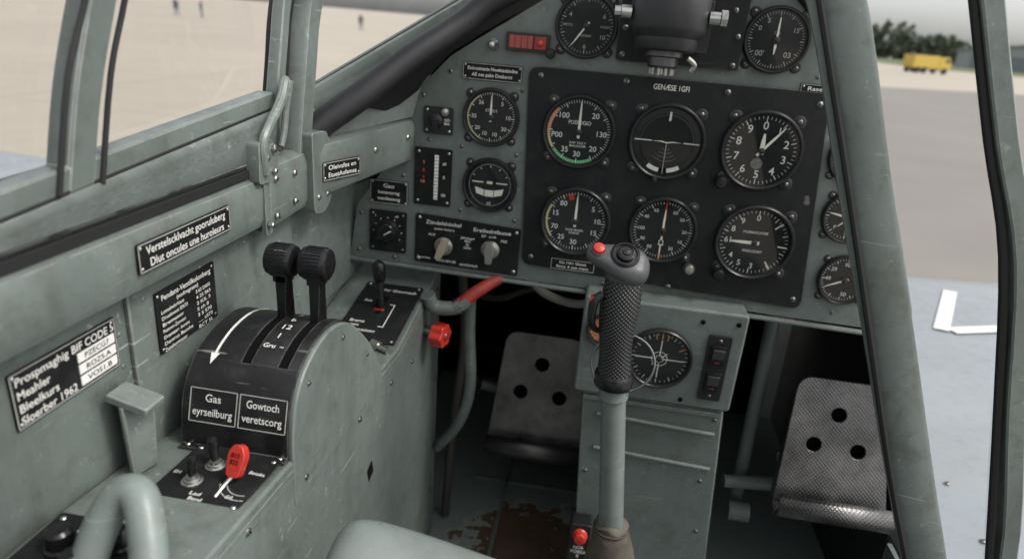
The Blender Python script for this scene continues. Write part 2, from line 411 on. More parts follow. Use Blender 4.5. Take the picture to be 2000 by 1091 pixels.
Tg=frame((.0165,.002,.0165),(1,-.1,0),(0,.5,.85),(0,-.85,.5))
b.prism(rpoly([(-.0050,-.011),(.0050,-.011),(.0070,.005),(.0035,.012),(-.0035,.012),(-.0070,.005)],.003,4),-.004,.004,RED,Tg)
b.build('red_guard_handle',sw,bevel=.0008)
e2=empty('handle_marking',parent=sw); e2.matrix_local=Tg
text(e2,"815\n82S",0,.002,.0045,.0044,VOID)
for s,x,y,w in (("EH",-.028,-.004,.005),("Eat",.004,.023,.006),("Betoks",.026,.010,.012),("Lad",-.002,-.021,.008),("Bend",.001,-.026,.010),("SHL",.022,-.018,.006)): text(sw,s,x,y,.0045,.0020,WHITE,w)
b=MB()
for R0 in(.014,.019):
    for k in range(10):
        a=rad(200+k*9); a2=rad(200+(k+1)*9-1)
        b.add([(.026+R0*math.cos(a),.000+R0*math.sin(a),.0019),(.026+R0*math.cos(a2),.000+R0*math.sin(a2),.0019),(.026+(R0+.0008)*math.cos(a2),.000+(R0+.0008)*math.sin(a2),.0019),(.026+(R0+.0008)*math.cos(a),.000+(R0+.0008)*math.sin(a),.0019)],[(0,1,2,3)],WDIM)
b.build('arc_markings',sw)

kb=empty('radio_control_box',frame((-.272,.262,-.3155),(1,0,0),(0,1,0),(0,0,1)))
b=MB(); b.prism(rrect(-.036,-.06,.036,.034,.002,3),0,.006,PLAC)
for i in(-1,1): b.screw(i*.031,.029,.006,.002,STEEL)
for x,y,r in ((-.014,.008,.008),(.006,-.006,.007),(.018,.016,.006),(-.002,-.028,.009)):
    b.lathe([(r*1.2,0),(r*1.2,.002),(r,.003),(r*.95,.012),(r*.7,.014),(0,.0145)],BEZ2,20,Matrix.Translation((x,y,.006)))
b.lathe([(.004,0),(.004,.003),(.002,.005),(0,.0052)],RED,14,Matrix.Translation((-.026,.018,.006)))
b.build('box_and_knobs',kb,bevel=.0004)
for s,x,y in (("GT TEO",.004,.028),("0",-.014,.022),("Gusersrae",.010,-.016)): text(kb,s,x,y,.005,.0064,WHITE)

# ================================================================ THROTTLE QUADRANT
tq=empty('throttle_quadrant')
pp=[(.400,-.328),(.4015,-.305),(.407,-.284),(.419,-.267),(.437,-.256),(.460,-.250),(.487,-.2505),(.515,-.261),(.545,-.284),(.575,-.314),(.606,-.356)]
def cat(P,sub=6):
    P=[V((p[0],p[1],0)) for p in P];Q=[]
    for i in range(len(P)-1):
        a=P[max(i-1,0)];b_=P[i];c=P[i+1];d_=P[min(i+2,len(P)-1)]
        for k in range(sub):
            t=k/sub; Q.append(.5*((2*b_)+(c-a)*t+(2*a-5*b_+4*c-d_)*t*t+(3*b_-a-3*c+d_)*t**3))
    Q.append(P[-1]); return [(q.x,q.y) for q in Q]
ARC=cat(pp)
NA=len(ARC)
def arcat(i,off=0):
    a=ARC[max(i-1,0)];c=ARC[min(i+1,NA-1)]; t=V((c[0]-a[0],c[1]-a[1])).normalized(); nn=V((-t.y,t.x))
    return V((ARC[i][0]+nn.x*off,ARC[i][1]+nn.y*off)),t,nn
def aidx(s):
    L=[0]
    for i in range(1,NA): L.append(L[-1]+math.dist(ARC[i],ARC[i-1]))
    s*=L[-1]
    for i in range(NA):
        if L[i]>=s: return i
    return NA-1
b=MB(); b.prism([(x,y) for x,y in ARC]+[(.606,-.37),(.400,-.37)],-.293,-.2045,GREENL,T)
b.build('housing',tq,bevel=.0015,segs=3)
def arcstrip(b,x0,x1,s0,s1,off,th,m,taper=None):
    i0,i1=aidx(s0),aidx(s1); rs=[]
    for i in range(i0,i1+1):
        p,t,nn=arcat(i,off); q,_,_=arcat(i,off-th)
        rs.append([(x0,p.x,p.y),(x1,p.x,p.y),(x1,q.x,q.y),(x0,q.x,q.y)])
    b.rings(rs,m)
b=MB()
for x0,x1 in ((-.2945,-.2560),(-.2480,-.2260),(-.2180,-.2085)): arcstrip(b,x0,x1,.235,.66,.0018,.004,QBLK)
arcstrip(b,-.2945,-.2085,0,.236,.0018,.004,QBLK); arcstrip(b,-.2945,-.2085,.655,.82,.0018,.004,QBLK)
b.box((-.2515,.3975,-.3245),(.086,.010,.0016),QBLK)
b.build('black_cover',tq)
b=MB()
arcstrip(b,-.2565,-.2475,.23,.665,.0006,.001,VOID); arcstrip(b,-.2265,-.2175,.23,.665,.0006,.001,VOID)
b.build('lever_slots',tq)
b=MB(); arcstrip(b,-.2797,-.2780,.25,.53,.0024,.0008,WHITE)
for s,sg in((.25,-1),(.53,1)):
    p,t,nn=arcat(aidx(s),.0026)
    o=V((-.2787,p.x,p.y)); tv=V((0,t.x,t.y))*sg
    b.add([o+V((-.0035,0,0))-tv*.001,o+V((.0035,0,0))-tv*.001,o+tv*.009],[(0,1,2)],WHITE)
b.build('arrow_marking',tq)
def arctext(s,x,sp,size,w=None,m=None):
    p,t,nn=arcat(aidx(sp),.0024)
    e=empty('marking',frame((x,p.x,p.y),(1,0,0),(0,t.x,t.y),(0,-t.y,t.x)))
    e.parent=tq
    text(e,s,0,0,size,.0003,m or WHITE,w); return e
for s,x,sp,sz in (("5",-.238,.47,.008),("b",-.238,.425,.008),("12",-.238,.375,.009),("1",-.238,.335,.008),("Gru  ~",-.237,.295,.0060),("Gru",-.237,.54,.006)): arctext(s,x,sp,sz)
for x,l in ((-.2690,("Gas","eyrseilburg")),(-.2290,("Gowtoch","veretscorg"))):
    p,t,nn=arcat(aidx(.118),.0022)
    e=empty('label',frame((x,p.x,p.y-.0005),(1,0,0),(0,t.x,t.y),(0,-t.y,t.x))); e.parent=tq
    b=MB()
    w,h=.0375,.026
    for (cx,cy,sx,sy) in ((0,h/2,w,.0005),(0,-h/2,w,.0005),(-w/2,0,.0005,h),(w/2,0,.0005,h)): b.box((cx,cy,.0002),(sx,sy,.0006),WDIM)
    b.build('label_border',e)
    text(e,l[0],0,.0060,.0082,.0007,WHITE,.0125 if l[0]=='Gas' else .026); text(e,l[1],0,-.0050,.0082,.0007,WHITE,.032)
b=MB()
for x in(-.289,-.214): b.screw(x,.3965,-.3237,.0022,STEEL)
Tr2=frame((-.2045,0,0),(0,1,0),(0,0,1),(1,0,0))
for y,z in ((.43,-.275),(.56,-.315),(.50,-.268)): b.screw(y,z,0,.0022,SCREW,Tr2)
b.build('screws',tq)
for x,ky,kz,by,bz,nm in ((-.252,.490,-.199,.492,-.255,'throttle_lever'),(-.222,.489,-.198,.490,-.256,'mixture_lever')):
    b=MB()
    rs=[]
    for y,z,wx,wy in ((by,bz-.01,.0038,.0095),(by,bz+.012,.0040,.0085),((ky+by)/2,(kz+bz)/2,.0045,.0070),(ky,kz-.013,.0052,.0060),(ky,kz-.004,.0056,.006)):
        rs.append([(x-wx,y-wy,z),(x+wx,y-wy,z),(x+wx,y+wy,z),(x-wx,y+wy,z)])
    b.rings(rs,BEZ2); b.build(nm+'_arm',tq,bevel=.0010)
    b=MB(); K=frame((x,ky,kz),(0,1,0),(0,0,1),(1,0,0))
    b.lathe([(0,-.0125),(.010,-.0125),(.0128,-.0110),(.0138,-.008),(.0138,.008),(.0128,.0110),(.010,.0125),(0,.0125)],BEZ2,36,K)
    for k in range(30):
        a=2*math.pi*k/30; b.box((.0138*math.cos(a),.0138*math.sin(a),0),(.0010,.0010,.015),BEZ2,K)
    b.box((x,ky,kz-.014),(.013,.012,.008),BEZ2)
    b.build(nm+'_knob',tq)

# ================================================================ WALL PLACARDS
placard('placard',WF(.330,-.228,-.3182),.086,.037,[("Prospmaghig",-.040,.012,.0075,.040,'LEFT'),("BIF CODE 5",.003,.012,.0075,.037,'LEFT'),("Meahler",-.040,.003,.0075,.024,'LEFT'),("Bleelkurs",-.040,-.0055,.0075,.029,'LEFT'),("Sloerber 1962",-.040,-.0135,.0075,.043,'LEFT')])
e=bpy.data.objects['placard']
b=MB()
for k in range(3): b.box((.0235,.0045-k*.0082,.0016),(.033,.0065,.0006),WHITE)
b.build('white_fields',e)
for k,s in enumerate(("PZECG7","ROZ5.A","VOS1.B")): text(e,s,.0235,.0045-k*.0082,.0050,.0022,PLAC,.022)
L=[("Pendant-Ventilkulonberg",0,.019,.006,.064,'CENTER'),("(xodrxgraen)",0,.0135,.0045,.028,'CENTER')]
ll=[("Lomelwbrkaut","3.62 D00S"),("Druekvent EXTI","4 25 S63"),("Bremsenr","2 KIL 5"),("Pumroc-Zorntxt","S ch 8"),("Dramaxr. Inrsrs","3 S S70"),("Demrus Bucshe","..... aS73"),("Zunalkurwoxter","BCT SL")]
for k,(a,c) in enumerate(ll): L+=[(a,-.034,.008-k*.0052,.0040,.028+.004*(k%3),'LEFT'),(c,.010,.008-k*.0052,.0040,.020,'LEFT')]
placard('placard',WF(.449,-.2325,-.3142),.077,.050,L,border=False)
placard('placard',WF(.431,-.1665,-.2955),.112,.021,[("Verstelscklvacht gooruluberg",0,.0042,.0080,.096,'CENTER'),("Dlut oncules une huroleurs",0,-.0048,.0080,.090,'CENTER')])
d0=V((.3667,1,0)).normalized()
placard('placard',frame((-.2757,.6765,-.161),tuple(d0),(0,0,1),tuple(d0.cross(V((0,0,1))))),.058,.020,[("Oleivsfes en",0,.0036,.0066,.042,'CENTER'),("EtuetAxfemes",0,-.0042,.0066,.043,'CENTER')])

# ================================================================ INSTRUMENT PANEL
ip=empty('instrument_panel',PF(0,0))
outl=[(-.316,-.306),(-.306,-.236),(-.268,-.181),(-.244,-.168),(-.244,-.112),(-.221,-.075),(-.191,-.043),(-.150,-.015),(-.116,.007),(-.089,.025),(-.04,.048),(.02,.062),(.07,.064),(.12,.062),(.18,.048),(.215,.030),(.238,.0),(.262,-.04),(.290,-.08),(.318,-.12),(.350,-.19),(.392,-.29),(.392,-.320),(.343,-.315)]
outl=rpoly(outl,[0.006,.004,.008,.004,.008]+[.006]*15+[0.01,.01,.004,.004],3)
b=MB(); b.prism(outl,-.004,0,GREEN); b.build('panel_sheet',ip,bevel=.0012)
b=MB()
b.tube([(-.316,-.309,-.001),(.392,-.322,-.001)],.0035,GREEN,8,0)
b.build('lower_lip',ip)
b=MB(); b.prism(rpoly([(-.086,-.286),(.262,-.300),(.237,-.0455),(-.0975,-.0455)],.013,6),0,.0035,BLACK)
for x,y in ((-.083,-.055),(.228,-.058),(.250,-.288),(-.075,-.275),(.015,-.0525),(.128,-.0545),(.10,-.292)): b.screw(x,y,.0035,.0034,SCREW)
b.build('blind_flying_panel',ip,bevel=.0008)
text(ip,"GEN\u00c6SE 1GFI",.066,-.0555,.0080,.0042,WHITE,.040)
b=MB()
for x,y in ((-.222,-.090),(-.213,-.142),(-.168,-.066),(-.103,-.074),(-.172,-.146),(-.104,-.150),(-.170,-.226),(-.100,-.232),(-.245,-.19),(-.300,-.245),(-.303,-.295),(-.255,-.3),(.02,-.30),(.16,-.312),(.3,-.3),(.22,-.03),(-.235,-.14),(-.19,-.06),(-.08,-.02),(.125,.05)): b.screw(x,y,0,.0024,SCREW)
b.build('panel_fasteners',ip)

def pos(a,r): a=rad(a); return (r*math.sin(a),r*math.cos(a))
def tick(b,a,r0,r1,w,m,z=.0018):
    x0,y0=pos(a,r0);x1,y1=pos(a,r1); px,py=math.cos(rad(a))*w/2,-math.sin(rad(a))*w/2
    b.add([(x0-px,y0-py,z),(x0+px,y0+py,z),(x1+px,y1+py,z),(x1-px,y1-py,z)],[(0,1,2,3)],m)
def arcband(b,a0,a1,r0,r1,m,z=.0017):
    n=max(4,int(abs(a1-a0)/5)); vs=[]
    for k in range(n+1):
        a=a0+(a1-a0)*k/n; vs+= [(*pos(a,r0),z),(*pos(a,r1),z)]
    b.add(vs,[(2*k,2*k+1,2*k+3,2*k+2) for k in range(n)],m)
def needle(b,a,L,w,m,tail=.2,z=.0042):
    T=Matrix.Rotation(-rad(a),4,'Z')
    b.prism([(-w*.6,-L*tail),(w*.6,-L*tail),(w/2,L*.55),(w*.22,L),(-w*.22,L),(-w/2,L*.55)],z,z+.0006,m,T)
def gauge(name,x,z,r,off=.0035,major=10,minor=50,a0=0,sweep=360,nums=(),nsz=.009,nr=.60,needles=((0,.72,.0024,CREAM),),arcs=(),texts=(),screws=True,M=None,white=WHITE,ticks=True,hub=.0035):
    e=empty(name,M if M is not None else PF(x,z,off))
    b=MB()
    b.lathe([(r*1.00,-.0005),(r*1.00,.0035),(r*.985,.0058),(r*.955,.0072),(r*.92,.0072),(r*.885,.0055),(r*.87,.0020),(r*.87,.0008)],BEZ,56,cap=False)
    b.lathe([(r*.90,.0002),(r*.90,.0012),(0,.0012)],FACE,48)
    if screws:
        for i in(45,135,225,315):
            b.lathe([(r*.17,-.0003),(r*.17,.0010),(r*.14,.0018),(0,.0019)],BEZ,16,Matrix.Translation((*pos(i,r*1.06),0)))
            b.screw(*pos(i,r*1.09),.0014,.0026,SCREW)
    b.build('bezel_and_face',e)
    b=MB()
    if ticks:
        R=r*.84
        for k in range(minor+(0 if sweep==360 else 1)):
            a=a0+sweep*k/minor
            mj=(k%max(1,minor//major)==0)
            tick(b,a,R-(r*.13 if mj else r*.075),R,.0009 if mj else .0005,white)
    for a,b2,r0,r1,m in arcs: arcband(b,a,b2,r*r0,r*r1,m)
    if b.f: b.build('scale_markings',e,smooth=False)
    for a,s in nums:
        px,py=pos(a,r*nr); text(e,s,px,py,nsz,.0019,white)
    for s,px,py,sz,w in texts: text(e,s,px*r,py*r,sz,.0019,white,w*r if w else None)
    b=MB()
    for a,L,w,m in needles: needle(b,a,L*r,w,m)
    if needles: b.lathe([(hub,.0015),(hub,.0055),(hub*.7,.0062),(0,.0063)],BEZ,20)
    if b.f: b.build('needles',e)
    b=MB(); b.lathe([(r*.885,.0060),(0,.0060)],DGLASS,40,cap=False); b.build('glass',e)
    return e
g=gauge('airspeed_indicator',-.032,-.114,.0435,nums=((42,"20"),(92,"130"),(135,"20"),(180,"30"),(214,"35"),(258,"P00"),(312,"100")),nsz=.0085,nr=.60,minor=72,major=12,
  arcs=((150,232,.77,.85,GRN),(236,262,.79,.85,YEL),(262,314,.77,.86,ORG)),needles=((0,.80,.0026,CREAM),),texts=(("POSFOGIO",0,.24,.0060,.60),("KAP TSO.Y\nMAS.KEAM",0,-.34,.0035,.45)))
g=gauge('attitude_indicator',.070,-.115,.0445,ticks=False,needles=())
b=MB(); r=.0445
b.lathe([(r*.86,.0013),(r*.72,.0016),(r*.70,.0028),(r*.66,.0030),(r*.66,.0018)],BEZ,48,cap=False)
BOWL=simple('bowl_gloss',(.035,.030,.026),.2)
b.sheet([pos(a,r*.64) for a in range(90,271,10)],.0021,BOWL,Matrix.Translation((0,-.002,0)))
for k in range(4): arcband(b,150-k*3,210+k*3,r*(.2+.1*k),r*(.205+.1*k),WDIM,.0024)
b.sheet([(-.037,.0010),(-.017,.0010),(-.017,-.0002),(-.037,-.0002)],.0036,WHITE); b.sheet([(.019,.0010),(.037,.0010),(.037,-.0002),(.019,-.0002)],.0036,WHITE)
b.prism([(-.017,.0002),(-.006,.0010),(0,-.0002),(.006,.0010),(.017,.0002),(.006,-.0002),(0,-.0016),(-.006,-.0002)],.0032,.0038,CREAM)
b.box((0,-.020,.0034),(.0008,.034,.0006),WDIM); b.box((0,.029,.0032),(.0024,.010,.0006),WHITE)
arcband(b,147,213,r*.69,r*.80,WHITE,.0031)
arcband(b,172,188,r*.68,r*.81,VOID,.0034)
b.build('horizon_bar_and_ball',g)
g=gauge('altimeter',.176,-.114,.0460,minor=50,major=10,nums=tuple((36*k,str(k)) for k in range(10)),nsz=.0120,nr=.60,needles=((0,.42,.0044,CREAM),(38,.76,.0026,CREAM)),texts=())
b=MB()
for k in range(5):
    arcband(b,0,360,.0010+.0012*k,.0014+.0012*k,WDIM,.0017)
b.build('maker_mark',g,loc=(-.002,-.0150,0))
g=gauge('engine_speed_indicator',-.024,-.222,.0435,minor=60,major=12,nums=((50,"5"),(85,"10"),(118,"15"),(180,"30"),(216,"25"),(250,"70"),(288,"15"),(322,"80")),nsz=.0085,nr=.61,needles=((0,.72,.0026,CREAM),),
  arcs=((-20,-8,.62,.80,RED),(232,300,.79,.84,YEL)),texts=(("BORR BRIGER\nRINENG",0,-.30,.0036,.5),))
g=gauge('course_indicator',.082,-.220,.0415,minor=60,major=12,nums=((28,"60"),(55,"50"),(90,"20"),(120,"10"),(150,"20"),(210,"80"),(240,"90"),(270,"100"),(305,"40"),(335,"60")),nsz=.0055,nr=.62,needles=((0,.86,.0026,RED),(180,.80,.0020,CREAM)))
b=MB(); needle(b,0,.026,.0022,CREAM,.0,.0048); b.prism([(-.0035,-.018),(.0035,-.018),(0,-.010)],.0046,.005,CREAM); b.prism([pos(a,.003) for a in range(0,360,30)],.0046,.0050,CREAM,Matrix.Translation((0,-.014,0)))
b.prism([(-.0012,-.036),(.0012,-.036),(.0012,-.030),(-.0012,-.030)],.0050,.0053,ORG); b.build('course_pointer',g)
g=gauge('vertical_speed_indicator',.190,-.222,.0465,minor=50,major=10,nums=((0,"0"),(325,"9"),(298,"8"),(232,"4"),(205,"5"),(176,"3"),(270,"61")),nsz=.0092,nr=.64,needles=((270,.60,.0034,CREAM),),
  texts=(("HUSMASCHTER",.0,.26,.0042,.62),("PREIKOZARY",0,-.24,.0042,.5)))
b=MB()
for a in (48,94,142): tick(b,a,.0465*.60,.0465*.84,.0016,WHITE,.0020)
b.build('limit_marks',g)
gauge('oil_pressure_gauge',-.138,-.108,.0345,off=0,minor=60,major=12,nums=((38,"5"),(88,"10"),(128,"30"),(165,"10"),(200,"10"),(230,"20"),(270,"35"),(322,"36")),nsz=.0064,nr=.60,needles=((0,.74,.0022,CREAM),),texts=(("ETVE.S",0,.22,.0042,.4),),
   arcs=((200,330,.80,.83,YEL),))
g=gauge('turn_and_slip_indicator',-.134,-.190,.0340,off=0,ticks=False,needles=())
b=MB(); arcband(b,-180,180,.0255,.0260,WDIM)
b.box((-.015,.0035,.003),(.014,.0014,.0006),WHITE); b.box((.015,.0035,.003),(.014,.0014,.0006),WHITE); b.box((0,.0035,.003),(.007,.003,.0008),CREAM)
b.prism([(-.018,-.003),(-.006,-.006),(.006,-.006),(.018,-.003),(.016,-.011),(.005,-.014),(-.005,-.014),(-.016,-.011)],.0026,.0034,CREAM)
b.box((-.006,-.0098,.0036),(.0008,.007,.0004),VOID); b.box((.006,-.0098,.0036),(.0008,.007,.0004),VOID)
for a in(0,30,330,60,300): tick(b,a,.022,.0245,.0009,WHITE,.0022)
b.build('turn_needle_and_ball',g); text(g,"60",0,-.023,.005,.002)
gauge('coolant_temperature_gauge',-.037,.002,.0350,off=0,minor=50,major=10,nums=((60,"6"),(120,"10"),(180,"6"),(300,"4")),nsz=.0065,nr=.62,needles=((215,.72,.0018,CREAM),),white=WDIM,texts=(("Gwucne",0,-.28,.0045,.35),("METO",-.6,0,.0035,.3),("NIGH",.6,0,.0035,.3)))
gauge('clock',.168,.004,.0350,off=0,minor=60,major=12,nums=((60,"15"),(300,"0"),(330,"5")),nsz=.0065,nr=.62,needles=((0,.66,.0020,CREAM),(181,.42,.0024,CREAM)),white=WDIM,texts=(("00'",-.42,-.42,.0078,None),("03",.42,-.42,.0078,None),("DI2",0,.2,.004,None)))
gauge('fuel_gauge',.279,-.112,.0290,off=0,minor=40,major=8,nums=((300,"1"),(200,"P"),(240,"6")),nsz=.006,nr=.6,needles=((320,.7,.0018,CREAM),))
gauge('boost_gauge',.290,-.180,.0310,off=0,minor=40,major=8,nums=((0,"DE"),(225,"P"),(180,"5")),nsz=.006,nr=.6,needles=((280,.75,.0022,CREAM),(225,.5,.0016,CREAM)))
gauge('oil_temperature_gauge',.303,-.256,.0310,off=0,minor=48,major=12,nums=((0,"90"),(45,"30"),(170,"50"),(270,"49"),(310,"39")),nsz=.0066,nr=.6,needles=((245,.72,.0018,CREAM),))
b=MB()
for x,y,r,m in ((.137,-.153,.0068,BEZ2),(.155,-.264,.0068,BEZ2),(.120,-.262,.0062,STEEL),(-.073,-.030,.0055,BEZ2),(.062,-.158,.003,BEZ)):
    T0=Matrix.Translation((x,y,.0035)); b.lathe([(r*.8,0),(r*.8,.006),(r,.007),(r,.014),(r*.8,.016),(0,.0163)],m,20,T0)
    for k in range(16):
        a=2*math.pi*k/16; b.box((r*math.cos(a),r*math.sin(a),.0105),(r*.14,r*.14,.006),m,T0)
b.build('adjusting_knobs',ip)

placard('placard',PF(-.140,-.057,0),.071,.0195,[("Elnhretinanix Nwektasbindne",0,.0032,.0054,.059,'CENTER'),("AE nes pakn Dezbarot",0,-.0036,.0054,.048,'CENTER')])
placard('placard',PF(-.263,-.214,0),.050,.031,[("Gao",0,.0082,.0070,.014,'CENTER'),("benznorog",0,-.0002,.0060,.028,'CENTER'),("veodeoxog",0,-.0082,.0060,.030,'CENTER')])
placard('placard',PF(-.021,-.2795,.0035),.056,.015,[("Gia 1361 Gkasts",0,.0026,.0044,.034,'CENTER'),("Boos 4 zue mem",0,-.0028,.0044,.040,'CENTER')],rivets=False)
placard('placard',PF(.223,-.046,0),.038,.0175,[("Raseol",0,.0034,.0056,.022,'CENTER'),("oot Encl",0,-.0034,.0056,.026,'CENTER')])
sl=empty('lever_position_indicator',PF(-.206,-.188,0)); b=MB(); b.prism(rrect(-.024,-.036,.023,.036,.002,3),0,.0022,PLAC)
for i in(-1,1):
    for j in(-1,1): b.screw(i*.019,j*.031,.0022,.0019,STEEL)
b.box((.004,0,.0026),(.0050,.056,.0012),WHITE)
for k in range(13): b.box((.004,-.026+k*.0043,.0034),(.0052 if k%3 else .0072,.0005,.0006),VOID)
b.build('plate',sl,bevel=.0003)
for s,x,y,m in (("s0",.014,.018,WHITE),("0",.014,.001,WHITE),("s|b",.014,-.021,WHITE),("S",-.012,.018,ORG),("B",-.012,.008,RED),("6",-.012,0,RED),("h8",-.013,-.006,ORG)): text(sl,s,x,y,.0052,.0028,m)
sb=empty('fuel_selector_switch',PF(-.202,-.118,0)); b=MB(); b.prism(rrect(-.018,-.016,.018,.016,.002,3),0,.003,BEZ)
b.lathe([(.009,.003),(.009,.006),(.006,.008),(0,.0082)],BEZ2,24,Matrix.Translation((-.003,0,0)))
b.box((-.003,0,.0105),(.005,.020,.008),BEZ2,Matrix.Rotation(.3,4,'Z'))
b.lathe([(.0045,.003),(.0045,.008),(0,.009)],STEEL,16,Matrix.Translation((.009,.011,0)))
for x,y in((-.014,.012),(-.014,-.012),(.014,-.012)): b.screw(x,y,.003,.0018,STEEL)
b.build('body',sb,bevel=.0005); text(sb,"SED\nBRK",.011,-.001,.004,.0034)
rs_=empty('rotary_selector_switch',PF(-.2635,-.2655,0)); b=MB(); b.prism(rrect(-.0245,-.0275,.0245,.0275,.002,3),0,.0025,PLAC)
b.lathe([(.016,.0025),(.016,.004),(.0135,.0045),(.013,.010),(.011,.0125),(0,.0128)],BEZ2,36)
b.box((0,0,.0155),(.006,.024,.008),BEZ2,Matrix.Rotation(-1.0,4,'Z')); b.box((0,.006,.0197),(.0012,.011,.0006),WHITE,Matrix.Rotation(-1.0,4,'Z'))
for i in(-1,1):
    for j in(-1,1): b.screw(i*.020,j*.023,.0025,.0018,SCREW)
for k in range(9): tick(b,-120+k*30,.0175,.0195,.0007,WHITE,.0028)
b.build('body',rs_,bevel=.0004); text(rs_,"off",.012,.021,.004,.003); text(rs_,"1",-.016,.02,.004,.003)
ig=empty('ignition_switch_panel',PF(-.1585,-.270,0)); b=MB(); b.prism(rpoly([(-.068,-.031),(.068,-.034),(.068,.028),(-.068,.034)],.003,3),0,.0025,PLAC)
for x,y in((-.063,.029),(.063,.023),(-.063,-.026),(.063,-.029)): b.screw(x,y,.0025,.0024,STEEL)
IVO=simple('switch_ivory',(.36,.32,.24),.4)
SWST=simple('switch_steel',(.40,.39,.36),.38,.8,var=.2)
for x,y,a in((-.030,-.006,-.35),(.031,-.003,.0)):
    T0=Matrix.Translation((x,y,.0025)); b.lathe([(.012,0),(.012,.0015),(.009,.003),(.0085,.005),(0,.0055)],SWST,24,T0)
    Tn=T0@Matrix.Rotation(a,4,'Z')
    b.prism([(-.0038,-.016),(.0038,-.016),(.0055,.0),(.0035,.013),(-.0035,.013),(-.0055,.0)],.005,.0125,IVO if a else SWST,Tn)
    for j in range(5): tick(b,-60+30*j,.0135,.0155,.0005,WHITE,.0028)
b.build('plate_and_switches',ig,bevel=.0008)
for s,x,y,sz,w in (("Z\u00fcndelsk\u00f6ckel",-.031,.024,.0066,.046),("Ereileshtfauxe",.032,.021,.0066,.048),("autter ketere",-.030,.0165,.004,.026),("AUS",-.046,.008,.0042,.009),("Jakolasgol\nPEZ\n3a\nGKN",.001,.002,.0042,.018),("Tuncsroso",-.056,-.024,.0042,.018),("HANS MH GR",-.026,-.026,.0042,.026),("GWSSZXAUR",.004,-.028,.0042,.024),("FEE",.048,.010,.004,.008),("EF  a10",.028,.014,.004,.018)): text(ig,s,x,y,sz,.003,WHITE,w)
rl=empty('warning_lamp',PF(-.101,-.0205,0)); b=MB(); b.prism(rrect(-.025,-.010,.025,.010,.002,3),0,.005,BEZ)
b.prism(rrect(-.021,-.0068,.006,.0068,.001,2),.005,.0072,REDD); b.prism(rrect(.008,-.0068,.021,.0068,.001,2),.005,.0075,REDH)
for x in(-.014,-.007,0): b.box((x,0,.0073),(.0006,.013,.0006),BEZ)
b.lathe([(.0035,.0075),(.003,.009),(0,.0095)],RED,14,Matrix.Translation((.0145,0,0)))
b.build('lamp_housing',rl,bevel=.0005)
b=MB(); b.lathe([(.0065,0),(.0065,.003),(.005,.005),(.0045,.009),(.003,.012),(0,.013)],STEEL,18,Matrix.Translation((-.141,-.026,0))); b.build('jewel_lamp_socket',ip)

# ================================================================ GUNSIGHT
gs=empty('reflector_gunsight')
b=MB(); P0=PF(0,0)
b.prism(rrect(-.001,-.031,.134,.07,.004,4),.001,.006,BLACK,P0)
for x,y in((.006,-.024),(.127,-.026),(.127,.004),(.006,.004),(.064,-.027),(.12,.03)): b.screw(x,y,.006,.003,SCREW,P0)
b.box((.066,.768,.01),(.050,.05,.05),BEZ)
b.build('mounting_plate',gs,bevel=.001)
b=MB()
Tc=Matrix.Translation((.047,.722,-.016))@Matrix.Rotation(rad(-4),4,'X')
b.lathe([(0,0),(.026,0),(.029,.001),(.031,.004),(.0315,.012),(.037,.018),(.0385,.022),(.0385,.055),(.036,.060),(.036,.068),(.041,.072),(.041,.12),(0,.121)],RUB,48,Tc)
b.build('sight_body',gs)
b=MB()
b.lathe([(.013,-.016),(.015,-.014),(.015,-.006),(.019,-.005),(.019,.001),(0,.001)],DARKST,24,Tc); b.lathe([(.0,-.022),(.006,-.022),(.006,-.014)],STEEL,16,Tc)
for k in range(10):
    a=2*math.pi*k/10; b.cyl((.011*math.cos(a)+.047,.722+.011*math.sin(a),-.038),(.011*math.cos(a)+.047,.722+.011*math.sin(a),-.028),.0018,.0018,SWST,8)
for sx in(-1,1):
    c=.047+sx*.038
    b.cyl((c,.715,.018),(c+sx*.010,.714,.018),.0065,.0065,STEEL,18); b.cyl((c+sx*.010,.714,.018),(c+sx*.016,.714,.018),.0085 if sx>0 else .005,.0085 if sx>0 else .005,STEEL,8)
b.tube([(.07,.715,-.02),(.078,.718,-.026),(.075,.72,-.032)],.0028,SWST,8,4)
b.build('sight_fittings',gs)

# ================================================================ PEDESTAL
pd=empty('center_pedestal')
PFd=frame((0,.76,0),(1,0,0),(0,0,1),(0,-1,0))
b=MB(); b.prism(rrect(0,-.436,.197,-.303,.006,4),-.20,0,GREEND,PFd); b.build('instrument_box',pd,bevel=.003,segs=3)
b=MB(); b.prism([(.012,-.437),(.192,-.440),(.222,-.80),(.036,-.80)],-.20,-.006,GREEND,PFd); b.build('lower_column',pd,bevel=.002)
b=MB()
for (x0,z0,x1,z1) in ((.034,-.468,.186,-.474),(.036,-.520,.190,-.527)):
    b.tube([PFd@V((x0,z0,-.005)),PFd@V((x1,z1,-.005))],.0028,GREEND,10,0)
b.prism(rrect(.014,-.446,.190,-.441,.001,2),-.006,-.002,GREEND,PFd)
for x,z in ((.181,-.548),(.183,-.453),(.03,-.56),(.19,-.63),(.04,-.66)): b.screw(x,z,-.006,.003,SCREW,PFd)
for x,z in ((.022,-.312),(.144,-.318),(.060,-.427),(.135,-.427),(.186,-.316)): b.screw(x,z,0,.003,VOID,PFd)
b.build('ribs_and_screws',pd)
g=gauge('magnetic_compass',0,0,.0405,M=frame((.100,.7595,-.373),(1,0,0),(0,0,1),(0,-1,0)),minor=36,major=12,nums=(),needles=((45,.30,.0012,CREAM),(225,.30,.0012,CREAM)),texts=(),screws=False)
b=MB()
b.box((.017,0,.003),(.026,.0012,.0004),WHITE); b.box((-.017,0,.003),(.026,.0012,.0004),WHITE); b.box((0,.012,.003),(.0012,.026,.0004),WHITE);b.box((0,-.016,.003),(.0012,.02,.0004),WHITE)
